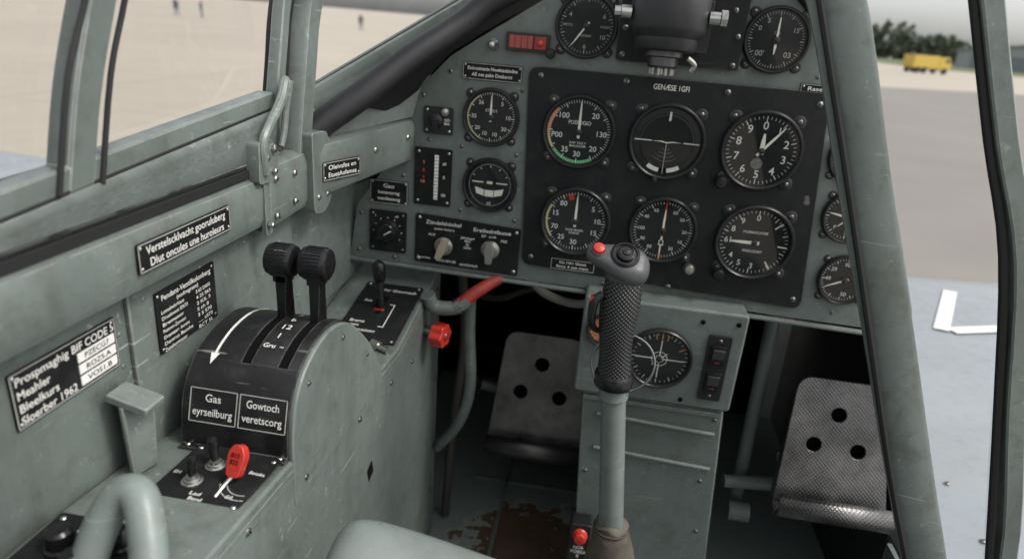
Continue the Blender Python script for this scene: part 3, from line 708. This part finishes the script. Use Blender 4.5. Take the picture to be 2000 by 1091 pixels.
arcband(b,0,360,.009,.0098,WHITE,.003); arcband(b,0,360,.0045,.0052,WHITE,.003)
for a in(-14,0,14,60): tick(b,a,.026,.033,.0014,ORG,.0022)
b.build('compass_lines',g)
rk=empty('rocker_switch_panel',frame((.168,.7595,-.3765),(1,0,0),(0,0,1),(0,-1,0))); b=MB(); b.prism(rrect(-.0135,-.044,.0135,.044,.002,3),0,.003,BEZ)
for s_ in(-1,1): b.screw(0,s_*.038,.003,.0024,SCREW)
for y in(.018,-.018):
    b.prism(rrect(-.009,y-.013,.009,y+.013,.001,2),.003,.0065,BEZ2); b.box((0,y+.005,.0068),(.014,.013,.003),DARKST,Matrix.Translation((0,y,0))@Matrix.Rotation(.18,4,'X')@Matrix.Translation((0,-y,0)))
    b.box((.0,y-.008,.0068),(.006,.0012,.0004),REDD)
b.build('rockers',rk,bevel=.0006)
gauge('brake_pressure_gauge',0,0,.021,M=frame((.028,.7595,-.345),(1,0,0),(0,0,1),(0,-1,0)),minor=20,major=5,needles=((30,.6,.0014,CREAM),),screws=False,arcs=((200,340,.4,.8,ORG),))
eb=empty('emergency_button_box',frame((.034,.745,-.655),(1,0,0),(0,.15,.99),(0,-.99,.15))); b=MB(); b.prism(rrect(-.014,-.035,.014,.026,.003,3),-.03,.012,BEZ)
b.lathe([(.0105,.012),(.0105,.014),(.0088,.015),(.0088,.021),(.007,.024),(0,.025)],RED,24,Matrix.Translation((0,.010,0)))
b.build('box',eb,bevel=.001); text(eb,"NOR\nVORRA\nB",0,-.015,.0062,.0125)

# ================================================================ RUDDER PEDALS
def pedal(cx,cy,cz,w0,w1,h,sk=0):
    e=empty('rudder_pedal',frame((cx,cy,cz),(1,0,0),V((0,.32,.947)),V((0,-.947,.32))))
    cu=bpy.data.curves.new('pedal_plate','CURVE'); cu.dimensions='2D'; cu.fill_mode='BOTH'; cu.extrude=.0022; cu.bevel_depth=.0008; cu.bevel_resolution=1
    def spl(pts):
        s=cu.splines.new('POLY'); s.points.add(len(pts)-1)
        for p,q in zip(s.points,pts): p.co=(q[0],q[1],0,1)
        s.use_cyclic_u=True
    spl(rpoly([(-w1/2+sk,-h/2),(w1/2+sk,-h/2),(w0/2,h/2),(-w0/2,h/2)],[.001,.001,.020,.020],6))
    k=w0/.125
    for hx,hy in((.0,.045),(-.030,-.004),(.034,-.006)): spl([(k*(hx+.0120*math.cos(a*math.pi/12)),k*(hy+.0120*math.sin(a*math.pi/12))) for a in range(24)])
    cu.materials.append(PEDAL); ob=bpy.data.objects.new('tread_plate',cu); link(ob,e)
    b=MB()
    rs=[]; rr=.016
    for q in range(11):
        a=-math.pi/2+math.pi*1.35*q/10
        rs.append((-h/2-rr*math.cos(a)*1.0,rr+rr*math.sin(a)))
    b.rings([[V((-w1/2+sk,y,z)) for y,z in rs],[V((w1/2+sk,y,z)) for y,z in rs]],PEDAL,closed=False)
    o=b.build('curled_toe',e); m=o.modifiers.new('s','SOLIDIFY'); m.thickness=.003; m.offset=0
    b=MB()
    for sx in(-1,1):
        xa=sx*w0/2; xb=sx*w1/2+sk
        b.add([(xb,-h/2,0),(xb,-h/2,-.018),(xa,h/2-.02,-.010),(xa,h/2-.02,0)],[(0,1,2,3)],PEDAL)
    o=b.build('side_flange',e); m=o.modifiers.new('s','SOLIDIFY'); m.thickness=.002
    b=MB()
    b.sheet([(-w0/2*.8,-h/2+.02),(w0/2*.8,-h/2+.02),(w0/2*.8,h/2-.02),(-w0/2*.8,h/2-.02)],-.012,VOID)
    b.tube([(0,.02,-.014),(0,-.04,-.05),(0,-.10,-.09)],.010,DARKST,12,4); b.tube([(-.06,-.035,-.03),(.06,-.035,-.03)],.007,GREEND,12,0)
    b.build('pedal_arm',e)
    return e
pedal(-.055,.955,-.560,.125,.155,.185,.002)
pedal(.356,.82,-.495,.112,.145,.172,.004)
b=MB()
b.tube([(.262,.90,-.30),(.268,.90,-.53),(.272,.90,-.70)],.010,GREEND,14,3)
b.tube([(.24,.87,-.615),(.36,.88,-.610)],.010,GREEND,14,0); b.cyl((.255,.87,-.665),(.285,.87,-.665),.015,.015,GREEND,16)
b.tube([(.215,.86,-.31),(.232,.86,-.32),(.238,.87,-.335)],.006,STEEL,10,3)
b.tube([(-.16,1.02,-.60),(.02,1.02,-.62)],.010,GREEND,12,0)
b.build('rudder_bar_linkage',empty('rudder_linkage'))

# ================================================================ HOSES, VALVE
hs=empty('hydraulic_hoses')
b=MB()
b.tube([(-.150,.80,-.34),(-.152,.82,-.40),(-.148,.83,-.50),(-.165,.84,-.57),(-.20,.86,-.63)],.0080,GREEND,14,6)
b.tube([(-.175,.86,-.33),(-.170,.88,-.45),(-.180,.88,-.60),(-.19,.9,-.79)],.007,WIRE,12,6)
b.tube([(-.20,.77,-.335),(-.192,.775,-.352),(-.165,.78,-.352),(-.150,.785,-.340)],.0095,GREEND,14,5)
b.build('hoses',hs)
b=MB(); b.tube([(-.158,.782,-.346),(-.138,.79,-.328),(-.105,.81,-.308)],[.0085,.0085,.007],REDH,14,4); b.build('red_sleeve',hs)
b=MB(); b.lathe([(.0105,-.004),(.0105,.004)],STEEL,16,frame((-.160,.781,-.348),(.6,0,-.8),(0,1,0),(.8,0,.6))); b.build('hose_clip',hs)
b=MB()
b.tube([(-.18,.95,-.40),(-.13,.93,-.395),(-.08,.9,-.36),(-.03,.88,-.345)],.005,WIRE,10,5); b.tube([(-.10,.9,-.32),(-.06,.88,-.355),(.0,.87,-.36),(.02,.87,-.32)],.006,simple('wrapped_harness',(.35,.34,.30),.8),10,5)
b.tube([(-.12,.9,-.31),(-.07,.9,-.345),(-.02,.9,-.33)],.008,DARKST,10,5)
b.build('wiring_looms',hs)
vk=empty('fuel_shutoff_knob'); b=MB()
Kf=frame((-.184,.775,-.3915),(0.25,.97,0),(0,0,1),(.97,-.25,0))
b.cyl((-.206,.783,-.3915),(-.192,.778,-.3915),.006,.006,STEEL,16)
pts=[]
for k in range(48):
    a=2*math.pi*k/48; rr=.0150*(1+.10*math.cos(a*6)); pts.append((rr*math.cos(a),rr*math.sin(a)))
b.prism(pts,-.008,.010,RED,Kf); b.lathe([(.006,.010),(.0055,.0125),(0,.013)],REDD,16,Kf)
b.build('knob',vk,bevel=.0015)
b=MB()
b.cyl((-.235,.66,-.3565),(-.225,.655,-.3565),.006,.006,STEEL,6); b.cyl((-.225,.655,-.3565),(-.212,.648,-.3565),.004,.004,STEEL,12)
b.build('hinge_bolt',con)

# ================================================================ CONTROL STICK
cs=empty('control_stick')
b=MB()
b.cyl((.040,.6,-.335),(.0625,.6,-.53),.0125,.0135,GREENS,28); b.cyl((.0395,.6,-.331),(.0410,.6,-.345),.0150,.0150,GREENS,28)
b.build('shaft',cs,bevel=.0006)
b=MB()
def ell(c,rx,ry,n=28):
    return [(c[0]+rx*math.cos(2*math.pi*k/n),c[1]+ry*math.sin(2*math.pi*k/n),c[2]) for k in range(n)]
G=[(-.327,.0385,.600,.0175,.0175),(-.322,.0385,.600,.0182,.0182),(-.316,.038,.600,.0170,.0175),(-.300,.0368,.600,.0158,.0175),(-.285,.0352,.599,.0160,.0185),(-.270,.0340,.598,.0175,.0195),(-.255,.0335,.597,.0188,.020),(-.242,.0335,.597,.0192,.020),(-.230,.034,.598,.0188,.0200),(-.219,.0345,.600,.0182,.0195),(-.211,.035,.600,.0178,.019)]
b.rings([ell((x,y,z),rx,ry) for z,x,y,rx,ry in G],KNURL); b.build('grip',cs,subs=1)
b=MB(); b.lathe([(.0190,-.008),(.0195,-.006),(.0195,.004),(.0175,.007)],BEZ2,32,Matrix.Translation((.0385,.6,-.323))); b.build('grip_collar',cs)
HX=(1,0,-.10); hx=V(HX).normalized(); hz=V((0,-.62,.785)); hz=(hz-hx*hz.dot(hx)).normalized(); hy=hz.cross(hx)
HM=frame((.027,.594,-.196),tuple(hx),tuple(hy),tuple(hz))
DGR=simple('grip_head_grey',(.085,.086,.088),.42,.2,var=.25,scale=250,bs=.3)
b=MB()
rs=[]
for x,ry,rz,cz,cy in ((-.0315,.003,.003,-.001,0),(-.030,.0075,.0065,-.001,0),(-.025,.0105,.0088,-.001,0),(-.016,.0125,.0098,-.001,-.001),(-.006,.0165,.0112,-.002,-.002),(.006,.0205,.0128,-.003,-.003),(.015,.0205,.0135,-.004,-.003),(.022,.0175,.0135,-.005,-.003),(.0275,.012,.011,-.007,-.004),(.0300,.004,.006,-.009,-.004)):
    rs.append([(x,cy+ry*math.cos(2*math.pi*k/20)*(1 if abs(math.cos(2*math.pi*k/20))<.8 else .97),cz+rz*max(-1,min(.82,math.sin(2*math.pi*k/20)))) for k in range(20)])
b.rings(rs,DGR,HM)
b.rings([ell((.034,.600,-.222),.0188,.0195),ell((.034,.599,-.212),.0188,.0195),ell((.033,.597,-.204),.018,.017)],DGR)
b.build('grip_head',cs,subs=1,ang=60)
b=MB()
T0=HM@Matrix.Translation((.004,0,.0065)); b.lathe([(.0135,-.002),(.0135,.0018),(.0118,.0035),(.0108,.0035),(.0104,.0022),(.0086,.0022),(.0084,.0056),(.0062,.0068),(.0058,.0060),(.0040,.0060),(.0034,.0074),(0,.0078)],BEZ2,32,T0)
b.lathe([(.0072,-.001),(.0072,.0014),(.0064,.002),(.0064,.0005)],DGR,24,HM@Matrix.Translation((-.021,0,.0065)))
b.build('hat_switch',cs)
b=MB(); b.lathe([(.0058,0),(.0058,.0030),(.0048,.0045),(.002,.0052),(0,.0053)],RED,24,HM@Matrix.Translation((-.021,0,.0065))); b.build('trigger_button',cs)
b=MB(); b.tube([(.016,.59,-.232),(.009,.587,-.240),(.009,.588,-.262),(.016,.592,-.272)],[.004,.0045,.004,.002],BEZ2,10,5); b.box((.0075,.588,-.237),(.005,.006,.006),RED); b.build('firing_lever',cs)
b=MB(); 
cen=V((.045,.60,-.306)); u=V((1,0,.05)).normalized(); w=V((0,.30,.95)).normalized()
ringp=[cen+u*.031*math.cos(2*math.pi*k/36)+w*.029*math.sin(2*math.pi*k/36) for k in range(37)]
b.tube(ringp,.0012,SCREW,8,0); b.build('wire_ring',cs)
bt=MB()
rs=[]
for k,(z,r) in enumerate(((-.497,.0145),(-.503,.019),(-.508,.017),(-.514,.021),(-.522,.0215),(-.532,.025),(-.55,.028),(-.58,.034),(-.62,.040))):
    rs.append([(.0595+(-.5-z)*.12+r*(1+.09*math.sin(5*a+k*1.7)+.04*math.sin(11*a+k))*math.cos(a),.6+r*(1+.09*math.sin(5*a+k*1.7))*math.sin(a),z+.003*math.sin(3*a+k)) for a in [2*math.pi*j/36 for j in range(36)]])
bt.rings(rs,LEATH); bt.tube([V((.0597+.0185*math.cos(2*math.pi*k/24),.6+.0185*math.sin(2*math.pi*k/24),-.507)) for k in range(25)],.0016,WIRE,8,0)
bt.build('leather_boot',cs,subs=1)
b=MB(); b.cyl((.075,.6,-.60),(.078,.6,-.80),.03,.035,GREEND,24); b.tube([(.078,.2,-.70),(.078,.76,-.70)],.02,GREEND,16,0); b.build('torque_tube',cs)
b=MB(); b.box((.155,.62,-.575),(.018,.010,.045),STEEL); b.box((.155,.62,-.70),(.012,.010,.21),GREEND); b.build('trim_linkage',cs,bevel=.002)

# ================================================================ SEAT
st=empty('pilot_seat')
b=MB()
xs=[-.176,-.168,-.150,-.125,-.09,-.05,0,.05,.10,.15,.20,.25,.28,.30,.306]
def zs(x):
    k=abs(x-.065)/.241
    return -.400+.052*min(1,k)**2.2 - (.05 if x<-.17 or x>.30 else 0) - (.012 if (x<-.16 or x>.29) else 0)
rows=[(.392,-.10),(.404,-.06),(.408,-.02),(.405,-.006),(.396,.0),(.38,-.003),(.33,-.02),(.2,-.035),(.0,-.045),(-.12,-.03)]
rs=[[(x+.008,y-.25*max(0,abs(x-.065)-.17)*(1 if y>.3 else 0),zs(x)+dz) for x in xs] for y,dz in rows]
b.rings(rs,GREENS,closed=False); o=b.build('seat_pan',st,subs=2,ang=180); m=o.modifiers.new('so','SOLIDIFY'); m.thickness=.004
b=MB(); b.rings([[(x,-.14-(z+.45)*.25-.10*(1-((x-.065)/.24)**2),z) for x in (-.175,-.12,-.06,0,.065,.13,.19,.25,.305)] for z in(-.47,-.3,-.1,.0,.08)],GREENL,closed=False)
o=b.build('seat_back',st,subs=1,ang=180); m=o.modifiers.new('so','SOLIDIFY'); m.thickness=.004
b=MB(); b.tube([(-.274,.20,-.42),(-.265,.235,-.36),(-.259,.262,-.30),(-.250,.275,-.272),(-.236,.276,-.266),(-.222,.262,-.283),(-.206,.235,-.320),(-.187,.20,-.36),(-.172,.15,-.42)],.0100,GREENS,18,8); b.build('seat_adjust_handle',st)
b=MB(); 
for x in(-.15,.28): b.box((x,.15,-.62),(.012,.4,.36),GREEND)
b.build('seat_mount',st)

# ================================================================ CANOPY
cf=empty('canopy_frame')
b=MB()
arc_path=[(-.316,.632,-.150),(-.317,.655,-.06),(-.318,.680,.01),(-.292,.70,.12),(-.21,.705,.21),(-.07,.69,.235),(.05,.665,.195),(.118,.63,.12),(.164,.60,.037),(.220,.60,-.10),(.276,.60,-.235),(.333,.60,-.375),(.378,.60,-.482),(.438,.60,-.63)]
b.tube(arc_path,.02,GREENL,8,5,up=(0,1,0),rect=(.014,.020))
b.build('windscreen_arch',cf)
b=MB()
b.tube([(-.321,.610,-.14),(-.322,.632,-.06),(-.323,.655,.01),(-.297,.675,.12),(-.215,.68,.21)],.01,SEAL,8,5,up=(0,1,0),rect=(.006,.010))
b.tube([(.146,.585,.042),(.203,.585,-.10),(.256,.585,-.235),(.311,.585,-.375),(.357,.585,-.482)],.003,SEAL,8,3)
b.build('arch_seal',cf)
b=MB()
b.tube([(-.318,.352,-.125),(-.318,.372,-.06),(-.318,.398,.0),(-.30,.42,.10),(-.22,.44,.20),(-.05,.44,.25)],.01,GREENL,8,5,up=(0,1,0),rect=(.011,.0085))
b.tube([(-.313,.600,-.118),(-.314,.622,-.04),(-.315,.645,.02),(-.29,.665,.12),(-.21,.67,.20)],.01,GREENL,8,5,up=(0,1,0),rect=(.007,.006))
b.tube([(-.318,-.2,ztop(-.2)+.004),(-.318,.60,ztop(.6)+.004)],.01,GREENL,8,0,up=(0,0,1),rect=(.0075,.008))
b.build('sliding_canopy_frame',cf)
b=MB(); b.tube([(-.309,.371,-.115),(-.309,.391,-.05),(-.309,.415,.0),(-.291,.436,.10)],.0018,SEAL,8,4); b.tube([(-.309,.336,-.115),(-.309,.356,-.05),(-.309,.382,.0),(-.291,.405,.10)],.0018,SEAL,8,4)
b.build('pane_seal',cf)
b=MB()
b.tube([(.273,.60,.05),(.320,.60,-.06),(.364,.60,-.155),(.405,.6,-.30),(.452,.60,-.47),(.462,.6,-.63)],.01,GREENL,8,4,up=(0,1,0),rect=(.008,.008))
b.tube([(.262,.60,.05),(.308,.60,-.06),(.350,.60,-.155),(.392,.6,-.30),(.438,.60,-.47)],.004,SEAL,8,4)
b.build('quarter_pane_frame',cf)
b=MB(); b.tube([(-.322,.672,-.095),(-.318,.695,-.090),(-.187,.828,.014),(-.10,.86,.07)],.01,GREENL,8,0,up=(0,0,1),rect=(.008,.006)); b.tube([(-.315,.695,-.083),(-.184,.826,.021)],.003,SEAL,8,0)
b.build('windscreen_sill_frame',cf)
b=MB()
b.add([(-.322,-.2,ztop(-.2)),(-.322,.61,ztop(.61)),(-.322,.66,.02),(-.29,.68,.12),(-.29,-.2,.12),(-.322,-.2,.02)],[(0,1,2,5),(5,2,3,4)],WGLASS)
b.add([(-.320,.69,-.09),(-.187,.83,.015),(-.16,.80,.20),(-.29,.70,.12)],[(0,1,2,3)],WGLASS)
b.add([(.175,.602,.03),(.268,.602,.045),(.447,.602,-.47),(.380,.602,-.48)],[(0,1,2,3)],WGLASS)
b.build('glass_panes',cf)
b=MB(); b.tube([(-.316,.655,-.140),(-.311,.668,-.128),(-.263,.703,-.086),(-.222,.738,-.046),(-.176,.775,-.008),(-.140,.79,.022),(-.06,.80,.060),(.07,.80,.085),(.17,.80,.065),(.215,.80,.028),(.235,.80,-.01)],[.013,.0145,.0145,.014,.0135,.013,.013,.013,.013,.012,.008],RUB,18,6)
b.tube([(-.318,.652,-.146),(-.309,.670,-.128)],.0165,SEAL,16,0)
b.build('padded_coaming_roll',cf)
b=MB(); 
b.rings([[(-.244+.0,.798,-.115),(-.221,.798,-.073),(-.191,.798,-.040),(-.150,.798,-.012),(-.116,.798,.010),(-.06,.798,.045)],[(-.262,.705,-.098),(-.24,.72,-.072),(-.21,.745,-.045),(-.176,.775,-.018),(-.142,.79,.012),(-.06,.80,.05)]],SEAL,closed=False)
b.rings([[(-.237,.799,-.122),(-.262,.799,-.105),(-.24,.799,-.06)],[(-.30,.67,-.131),(-.31,.67,-.12),(-.30,.68,-.11)]],SEAL,closed=False)
b.build('coaming_fabric',cf)
lt=empty('canopy_latch'); b=MB()
Tl=frame((-.2965,0,0),(0,1,0),(0,0,1),(1,0,0))
b.prism(rpoly([(.534,-.150),(.566,-.152),(.572,-.128),(.556,-.112),(.536,-.114)],.004,3),-.008,.004,GREENL,Tl)
b.prism(rpoly([(.545,-.20),(.556,-.20),(.560,-.145),(.545,-.145)],.002,3),-.002,.002,GREENL,Tl)
b.tube([(-.293,.545,-.142),(-.292,.541,-.118),(-.292,.552,-.104),(-.295,.585,-.083),(-.298,.600,-.068),(-.300,.604,-.066)],[.0045,.0042,.0042,.0045,.0045,.003],GREENL,10,5)
b.tube([(-.295,.604,-.067),(-.297,.598,-.092),(-.297,.592,-.112),(-.297,.585,-.125)],[.0035,.0032,.0032,.003],GREENL,10,5)
for y,z,r in ((.546,-.128,.0036),(.559,-.142,.003),(.560,-.122,.004),(.549,-.190,.003)): b.lathe([(r,.003),(r,.007),(r*.6,.008),(0,.0082)],STEEL,6,Tl@Matrix.Translation((y,z,0)))
b.build('latch_body',lt,bevel=.0006)
ab=empty('arch_foot_bracket'); b=MB()
Tl2=frame((-.287,0,0),(0,1,0),(0,0,1),(1,0,0))
b.prism(rpoly([(.630,-.200),(.652,-.205),(.672,-.196),(.676,-.150),(.664,-.120),(.628,-.118)],[.006,.008,.008,.006,.006,.004],4),-.022,.001,GREENL,Tl2)
b.screw(.640,-.185,.001,.003,STEEL,Tl2); b.screw(.662,-.186,.001,.003,STEEL,Tl2)
b.build('bracket',ab,bevel=.002)

# ================================================================ OUTSIDE
WINGM=paint('wing_grey_paint',(.31,.335,.355),wear=0,rough=.4,var=.1,gr=.1)
def wing(x0,x1,name):
    e=empty(name); b=MB()
    rs=[]
    for x,le,ch in ((x0,1.98,1.75),(x1,1.80,1.10)):
        z=-.60+abs(x-x0)*.06
        rs.append([(x,le,z-.05),(x,le-.015*ch,z-.015),(x,le-.12*ch,z+.03),(x,le-.4*ch,z+.045),(x,le-ch,z-.04),(x,le-.4*ch,z-.14),(x,le-.1*ch,z-.11)])
    b.rings(rs,WINGM); b.build('wing_skin',e,ang=50)
    return e
wl=wing(-.39,-5.2,'aircraft_wing'); wr=wing(.49,5.6,'aircraft_wing')
b=MB()
def wz(x,y): 
    le=1.98-(x-.49)*.18/5.11; ch=1.75-(x-.49)*.65/5.11; z=-.60+(x-.49)*.06
    f=(le-y)/ch
    return z+ (.03+(f-.12)/.28*.015 if f<.4 else .045-(f-.4)/.6*.085)+.004
def mark(x0,y0,x1,y1,w):
    d=V((x1-x0,y1-y0,0)).normalized(); p=V((-d.y,d.x,0))*w/2
    n=8
    for k in range(n):
        a=V((x0,y0,0)).lerp(V((x1,y1,0)),k/n); c_=V((x0,y0,0)).lerp(V((x1,y1,0)),(k+1)/n)
        b.add([(q.x,q.y,wz(q.x,q.y)) for q in (a-p,c_-p,c_+p,a+p)],[(0,1,2,3)],WHITE)
mark(.76,1.42,.90,1.70,.03); mark(.78,1.42,1.05,1.50,.035)
b.build('wing_cross_marking',wr,smooth=False)
b=MB()
for k in range(14): b.screw(.56,.35+k*.11,wz(.56,.35+k*.11)-.003,.004,SCREW)
b.build('wing_root_fasteners',wr)

def groundmat():
    m,nt,b=newmat('concrete_apron'); co=coords(nt)
    n1=noise(nt,co,.12,5,.6); n2=noise(nt,co,1.5,6,.65)
    c=mixc(nt,n1,(.37,.315,.255),(.52,.455,.38)); c=mixc(nt,mathn(nt,'MULTIPLY',ramp(nt,n2,.45,.75),.25),c,(.28,.25,.21))
    br=N(nt,'ShaderNodeTexBrick'); br.inputs['Scale'].default_value=.1; br.inputs['Mortar Size'].default_value=.006; br.offset=0
    br.inputs['Brick Width'].default_value=.6; br.inputs['Row Height'].default_value=.6
    nt.links.new(co,br.inputs['Vector'])
    c=mixc(nt,mathn(nt,'MULTIPLY',br.outputs['Fac'],.30),c,(.20,.18,.16))
    nt.links.new(c,b.inputs['Base Color']); b.inputs['Roughness'].default_value=.85; return m
b=MB(); b.sheet([(-1500,-1500),(1500,-1500),(1500,1500),(-1500,1500)],-2.2,groundmat()); b.build('ground',smooth=False)
ASPH=simple('asphalt',(.225,.205,.185),.85,var=.25,scale=.35,bs=0)
b=MB(); b.sheet([(1,2),(60,2),(190,70),(60,78),(16,50),(7,24)],-2.195,ASPH); b.build('taxiway',smooth=False)
LEAF=simple('foliage',(.075,.095,.055),.9,var=.5,scale=.4,bs=0)
b=MB()
for k in range(420):
    a=rad(random.uniform(5,70)); D=random.uniform(360,400); h=random.uniform(5,11)*(1+.4*math.sin(a*23))
    cx,cy=D*math.sin(a),D*math.cos(a)
    for j in range(10):
        px,py,pz=cx+random.gauss(0,3),cy+random.gauss(0,2),-2.2+random.uniform(.5,max(2,h)); s=random.uniform(1.4,3.0)
        vs=[V((random.gauss(0,1),random.gauss(0,1),random.gauss(0,1))).normalized()*s*random.uniform(.7,1.3)+V((px,py,pz)) for _ in range(7)]
        b.add(vs,[(0,1,2),(2,3,4),(4,5,6),(0,3,5),(1,4,6),(6,2,0)],LEAF)
b.build('treeline',smooth=False)
b=MB(); b.sheet([(60,150),(420,80),(560,320),(80,420)],-2.17,simple('grass',(.12,.14,.06),.95,var=.4,scale=.3,bs=0)); b.build('grass_verge',smooth=False)
YP=simple('yellow_vehicle_paint',(.55,.38,.06),.4,bs=0)
def truck(x,y,rot,name):
    e=empty(name,Matrix.Translation((x,y,-2.2))@Matrix.Rotation(rot,4,'Z')); b=MB()
    b.box((-1,0,1.55),(4.2,2.2,1.7),YP); b.prism([(1.2,.6),(3.2,.6),(3.2,1.4),(2.8,2.3),(1.2,2.3)],-1.05,1.05,YP,frame((0,0,0),(1,0,0),(0,0,1),(0,-1,0)))
    b.box((.2,0,.6),(6,1.6,.25),DARKST); b.box((2.5,0,1.85),(.7,2.14,.5),SEAL)
    for wx in(-2.2,-1.1,2.3):
        for wy in(-1,1): b.cyl((wx,wy*.85,.45),(wx,wy*1.12,.45),.45,.45,SEAL,20)
    b.build('body',e,bevel=.05)
truck(44,108,.35,'parked_truck')
hg=empty('hangar',Matrix.Translation((122,225,-2.2))@Matrix.Rotation(-.35,4,'Z')); b=MB()
HM_=simple('hangar_cladding',(.26,.28,.29),.6,var=.1,scale=.5,bs=0)
FR2=frame((0,0,0),(1,0,0),(0,0,1),(0,-1,0))
b.prism([(-20,0),(20,0),(20,5),(0,8),(-20,5)],-12,12,HM_,FR2)
b.prism([(-20.6,4.8),(0,7.95),(20.6,4.8),(20.6,5.3),(0,8.5),(-20.6,5.3)],-12.5,12.5,simple('roof_sheet',(.18,.19,.20),.6,bs=0),FR2)
HD=simple('hangar_door',(.16,.18,.20),.6,bs=0)
for k in range(4): b.box((-13.5+k*9,-12.1,2),(8.6,.2,4),HD)
b.build('walls_roof_doors',hg)
SKIN=simple('skin',(.45,.27,.19),.6,bs=0); CLO=simple('dark_blue_cloth',(.03,.045,.09),.9,bs=0); JAC=simple('jacket_cloth',(.08,.08,.09),.9,bs=0)
def person(x,y,rot,mt):
    e=empty('person',Matrix.Translation((x,y,-2.2))@Matrix.Rotation(rot,4,'Z'))
    pts={'pel':(0,0,.95),'ch':(0,.0,1.25),'nk':(0,0,1.48),'hd':(0,.02,1.62),'ht':(0,.01,1.76),
     'hl':(-.1,0,.88),'kl':(-.13,.03,.5),'al':(-.14,-.02,.09),'tl':(-.15,.16,.04),'hr':(.1,0,.88),'kr':(.14,.06,.5),'ar':(.16,.04,.09),'tr':(.17,.22,.04),
     'sl':(-.19,0,1.42),'el':(-.25,-.03,1.13),'wl':(-.24,.08,.88),'fl':(-.24,.1,.76),'sr':(.19,0,1.42),'er':(.25,-.03,1.13),'wr':(.24,.08,.88),'fr':(.24,.1,.76)}
    rr={'pel':.15,'ch':.16,'nk':.06,'hd':.095,'ht':.07,'hl':.09,'kl':.06,'al':.045,'tl':.04,'hr':.09,'kr':.06,'ar':.045,'tr':.04,'sl':.065,'el':.045,'wl':.032,'fl':.035,'sr':.065,'er':.045,'wr':.032,'fr':.035}
    ks=list(pts); ed=[('pel','ch'),('ch','nk'),('nk','hd'),('hd','ht'),('pel','hl'),('hl','kl'),('kl','al'),('al','tl'),('pel','hr'),('hr','kr'),('kr','ar'),('ar','tr'),('ch','sl'),('sl','el'),('el','wl'),('wl','fl'),('ch','sr'),('sr','er'),('er','wr'),('wr','fr')]
    bm=bmesh.new(); ly=bm.verts.layers.skin.verify(); vv=[]
    for k in ks:
        v=bm.verts.new(pts[k]); v[ly].radius=(rr[k],rr[k]); v[ly].use_root=(k=='pel'); vv.append(v)
    for a,c in ed: bm.edges.new((vv[ks.index(a)],vv[ks.index(c)]))
    me=bpy.data.meshes.new('body'); bm.to_mesh(me); bm.free(); me.materials.append(mt)
    o=bpy.data.objects.new('body',me); link(o,e)
    o.modifiers.new('sk','SKIN')
    m2=o.modifiers.new('ss','SUBSURF'); m2.levels=1; m2.render_levels=1
    b=MB(); b.lathe([(0,-.13),(.06,-.11),(.085,-.03),(.09,.04),(.07,.1),(0,.13)],SKIN,14,Matrix.Translation((0,.03,1.64))); b.build('face',e)
person(-46,69,.4,CLO); person(-43.5,69.5,-1,CLO); person(-27,72,.2,JAC)

# ================================================================ fit text
bpy.context.view_layer.update()
for ob,w in FIT:
    dx=ob.bound_box[6][0]-ob.bound_box[0][0]
    if dx and dx>1e-5: ob.scale.x=max(.5,min(1.6,w/dx))

# ================================================================ WORLD, SUN, CAMERA
wd=bpy.data.worlds.new("World"); SC.world=wd; wd.use_nodes=True; nt=wd.node_tree
bg=nt.nodes['Background']; sky=N(nt,'ShaderNodeTexSky'); sky.sky_type='NISHITA'; sky.sun_disc=False
el,az=rad(52),rad(100)
sky.sun_elevation=el; sky.sun_rotation=az; sky.dust_density=3.0; sky.air_density=1.0
hsv=N(nt,'ShaderNodeHueSaturation'); hsv.inputs['Saturation'].default_value=.20; hsv.inputs['Value'].default_value=1.6
nt.links.new(sky.outputs[0],hsv.inputs['Color']); nt.links.new(hsv.outputs[0],bg.inputs[0]); bg.inputs[1].default_value=.15
sl_=bpy.data.lights.new('sun','SUN'); sl_.energy=1.5; sl_.angle=rad(12); sl_.color=(1,.96,.90)
so=bpy.data.objects.new('sun',sl_); COL.objects.link(so)
dirv=V((math.sin(az)*math.cos(el),math.cos(az)*math.cos(el),math.sin(el)))
so.rotation_euler=dirv.to_track_quat('Z','Y').to_euler()
cam=bpy.data.cameras.new('camera'); co=bpy.data.objects.new('camera',cam); COL.objects.link(co); SC.camera=co
cam.lens=23.4; cam.sensor_width=36; cam.clip_start=.01; cam.clip_end=4000
M3=Matrix(((.98562,-.12703,.11183),(.14965,.34561,-.92639),(.07903,.92977,.35964)))
co.matrix_world=M3.to_4x4()
cam.dof.use_dof=True; cam.dof.focus_distance=.62; cam.dof.aperture_fstop=5.0
SC.view_settings.view_transform='Standard'; SC.view_settings.look='None'; SC.view_settings.exposure=0
